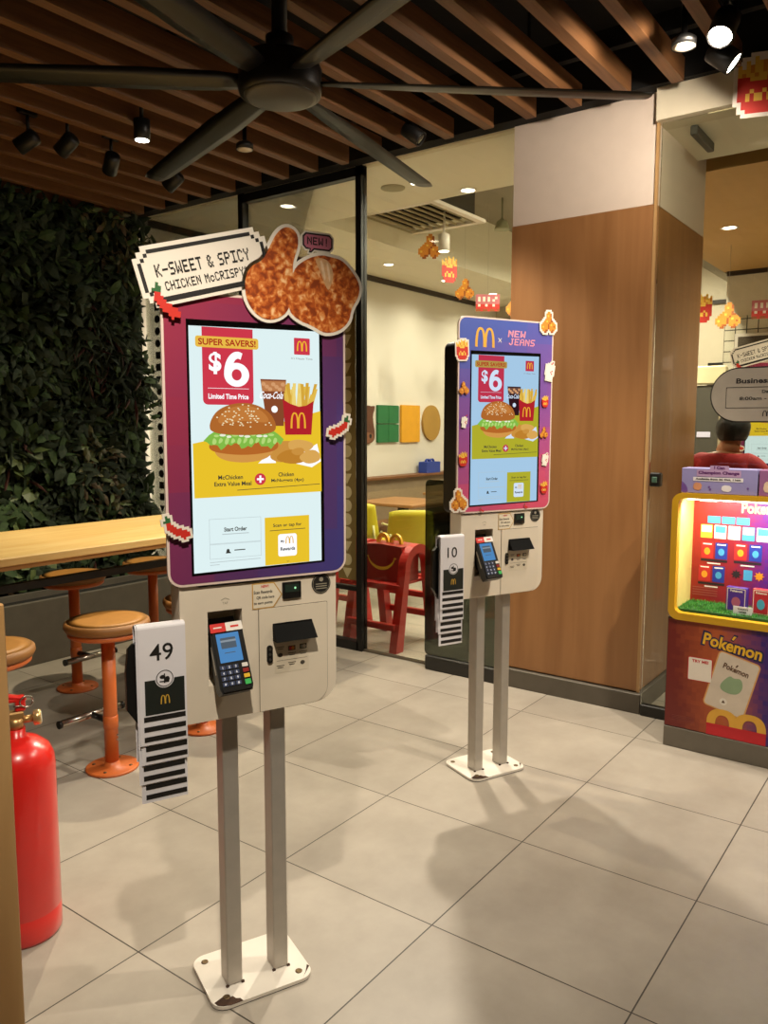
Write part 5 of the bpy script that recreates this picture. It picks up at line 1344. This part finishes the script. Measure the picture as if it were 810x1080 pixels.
# face details are turned away; ears and nose still belong to the head
b = MB()
for s_ in (-1, 1): b.lathe([(.004, -.006), (.020, -.004), (.018, .006), (.004, .008)], 14, 0, True, True, (.037+s_*.082, .02, 1.455), (s_, -.25, 0))
b.lathe([(.016, 0), (.012, .015), (.004, .024)], 12, 0, True, True, (.037, .112, 1.452), (0, 1, -.2)); b.build('ears_and_nose', M_SKIN, PS)
b = MB()
for s_ in (-1, 1): b.lathe([(.011, 0), (.008, .004), (.002, .006)], 12, 0, True, True, (.037+s_*.03, .108, 1.475), (0, 1, 0))
b.flat([(.015, 1.412), (.06, 1.412), (.05, 1.405), (.025, 1.405)], .112); b.build('eyes_and_mouth', M_INK, PS)
b = MB(); L = []
N = 32; Hh = 14
rh = random.Random(2)
for j in range(Hh+1):
    ph = PI*.5-(PI*.5+.75)*j/Hh; row = []
    for k in range(N):
        a = 2*PI*k/N; fr = max(0, math.sin(a)); low = ph < -.1
        q = 1+.03*math.sin(9*a+j)+rh.uniform(-.012, .012)
        shr = 1.0-(.0 if not low else .25*fr)
        R_ = (.096*math.cos(a)*math.cos(ph)*q*shr, .108*math.sin(a)*math.cos(ph)*q*shr)
        zz = .105*math.sin(ph)
        if low and fr > .25: zz = max(zz, .02); R_ = (R_[0]*.9, R_[1]*.88)
        row.append(b.pt((.037+R_[0], .022+R_[1], 1.478+zz)))
    L.append(row)
for j in range(Hh):
    for k in range(N): b.face((L[j][k], L[j+1][k], L[j+1][(k+1) % N], L[j][(k+1) % N]), 0, True)
b.face(L[-1], 0); b.build('hair', M_HAIR, PS)
sp_ = [(0, 0, .84, .148, .118), (0, -.005, 1.0, .140, .108), (0, 0, 1.15, .155, .115), (0, -.008, 1.255, .135, .096), (.006, -.002, 1.312, .075, .066)]
se = [(0, 1), (1, 2), (2, 3), (3, 4)]
for s_ in (-1, 1):
    k = 3
    for q in ((s_*.13, 0, 1.272, .072, .070), (s_*.195, 0, 1.245, .068, .068), (s_*.232, .02, 1.13, .062, .062), (s_*.238, .035, 1.06, .060, .060)):
        sp_.append(q); se.append((k, len(sp_)-1)); k = len(sp_)-1
skin('red_shirt', sp_, se, M_SHIRT, PS, 2)
tp = [(0, 0, .88, .138, .108)]; te = []
for s_ in (-1, 1):
    k = 0
    for q in ((s_*.09, 0, .79, .098, .10), (s_*.10, .01, .46, .070, .072), (s_*.10, -.01, .25, .062, .064), (s_*.10, -.015, .07, .056, .058)):
        tp.append(q); te.append((k, len(tp)-1)); k = len(tp)-1
skin('trousers', tp, te, M_TROU, PS, 2)
for s_ in (-1, 1):
    b = MB(); b.slab(smooth([(s_*.11-.05, -.07), (s_*.11+.05, -.07), (s_*.115+.052, .05), (s_*.118+.03, .165), (s_*.118-.03, .165), (s_*.115-.052, .05)], 2), 0, .07); b.build('shoe', M_BLACK, PS)

# ================================================================== WORLD, CAMERA, VIEW
wd = bpy.data.worlds.new('room_air'); SC.world = wd; wd.use_nodes = True
bg = wd.node_tree.nodes['Background']; bg.inputs[0].default_value = (1, .86, .68, 1); bg.inputs[1].default_value = 0.09
cam = bpy.data.cameras.new('camera'); co = bpy.data.objects.new('camera', cam); COL.objects.link(co); SC.camera = co
cam.sensor_fit = 'HORIZONTAL'; cam.sensor_width = 36; cam.lens = 36*840.18/810; cam.clip_start = .02
yaw, pit, rol = R(36.2876), R(6.15706), R(.0827)
f = Vector((math.cos(yaw)*math.cos(pit), math.sin(yaw)*math.cos(pit), -math.sin(pit))); r = Vector((math.sin(yaw), -math.cos(yaw), 0)); u = r.cross(f)
r2 = r*math.cos(rol)+u*math.sin(rol); u2 = -r*math.sin(rol)+u*math.cos(rol)
co.matrix_world = Matrix(((r2.x, u2.x, -f.x, 0), (r2.y, u2.y, -f.y, 0), (r2.z, u2.z, -f.z, 1.49), (0, 0, 0, 1)))
vs = SC.view_settings; vs.view_transform = 'Standard'; vs.look = 'None'; vs.gamma = 1; vs.use_curve_mapping = False; vs.exposure = 0
SC.cycles.use_denoising = True
SC.cycles.max_bounces = 8; SC.cycles.transparent_max_bounces = 16; SC.cycles.sample_clamp_indirect = 6
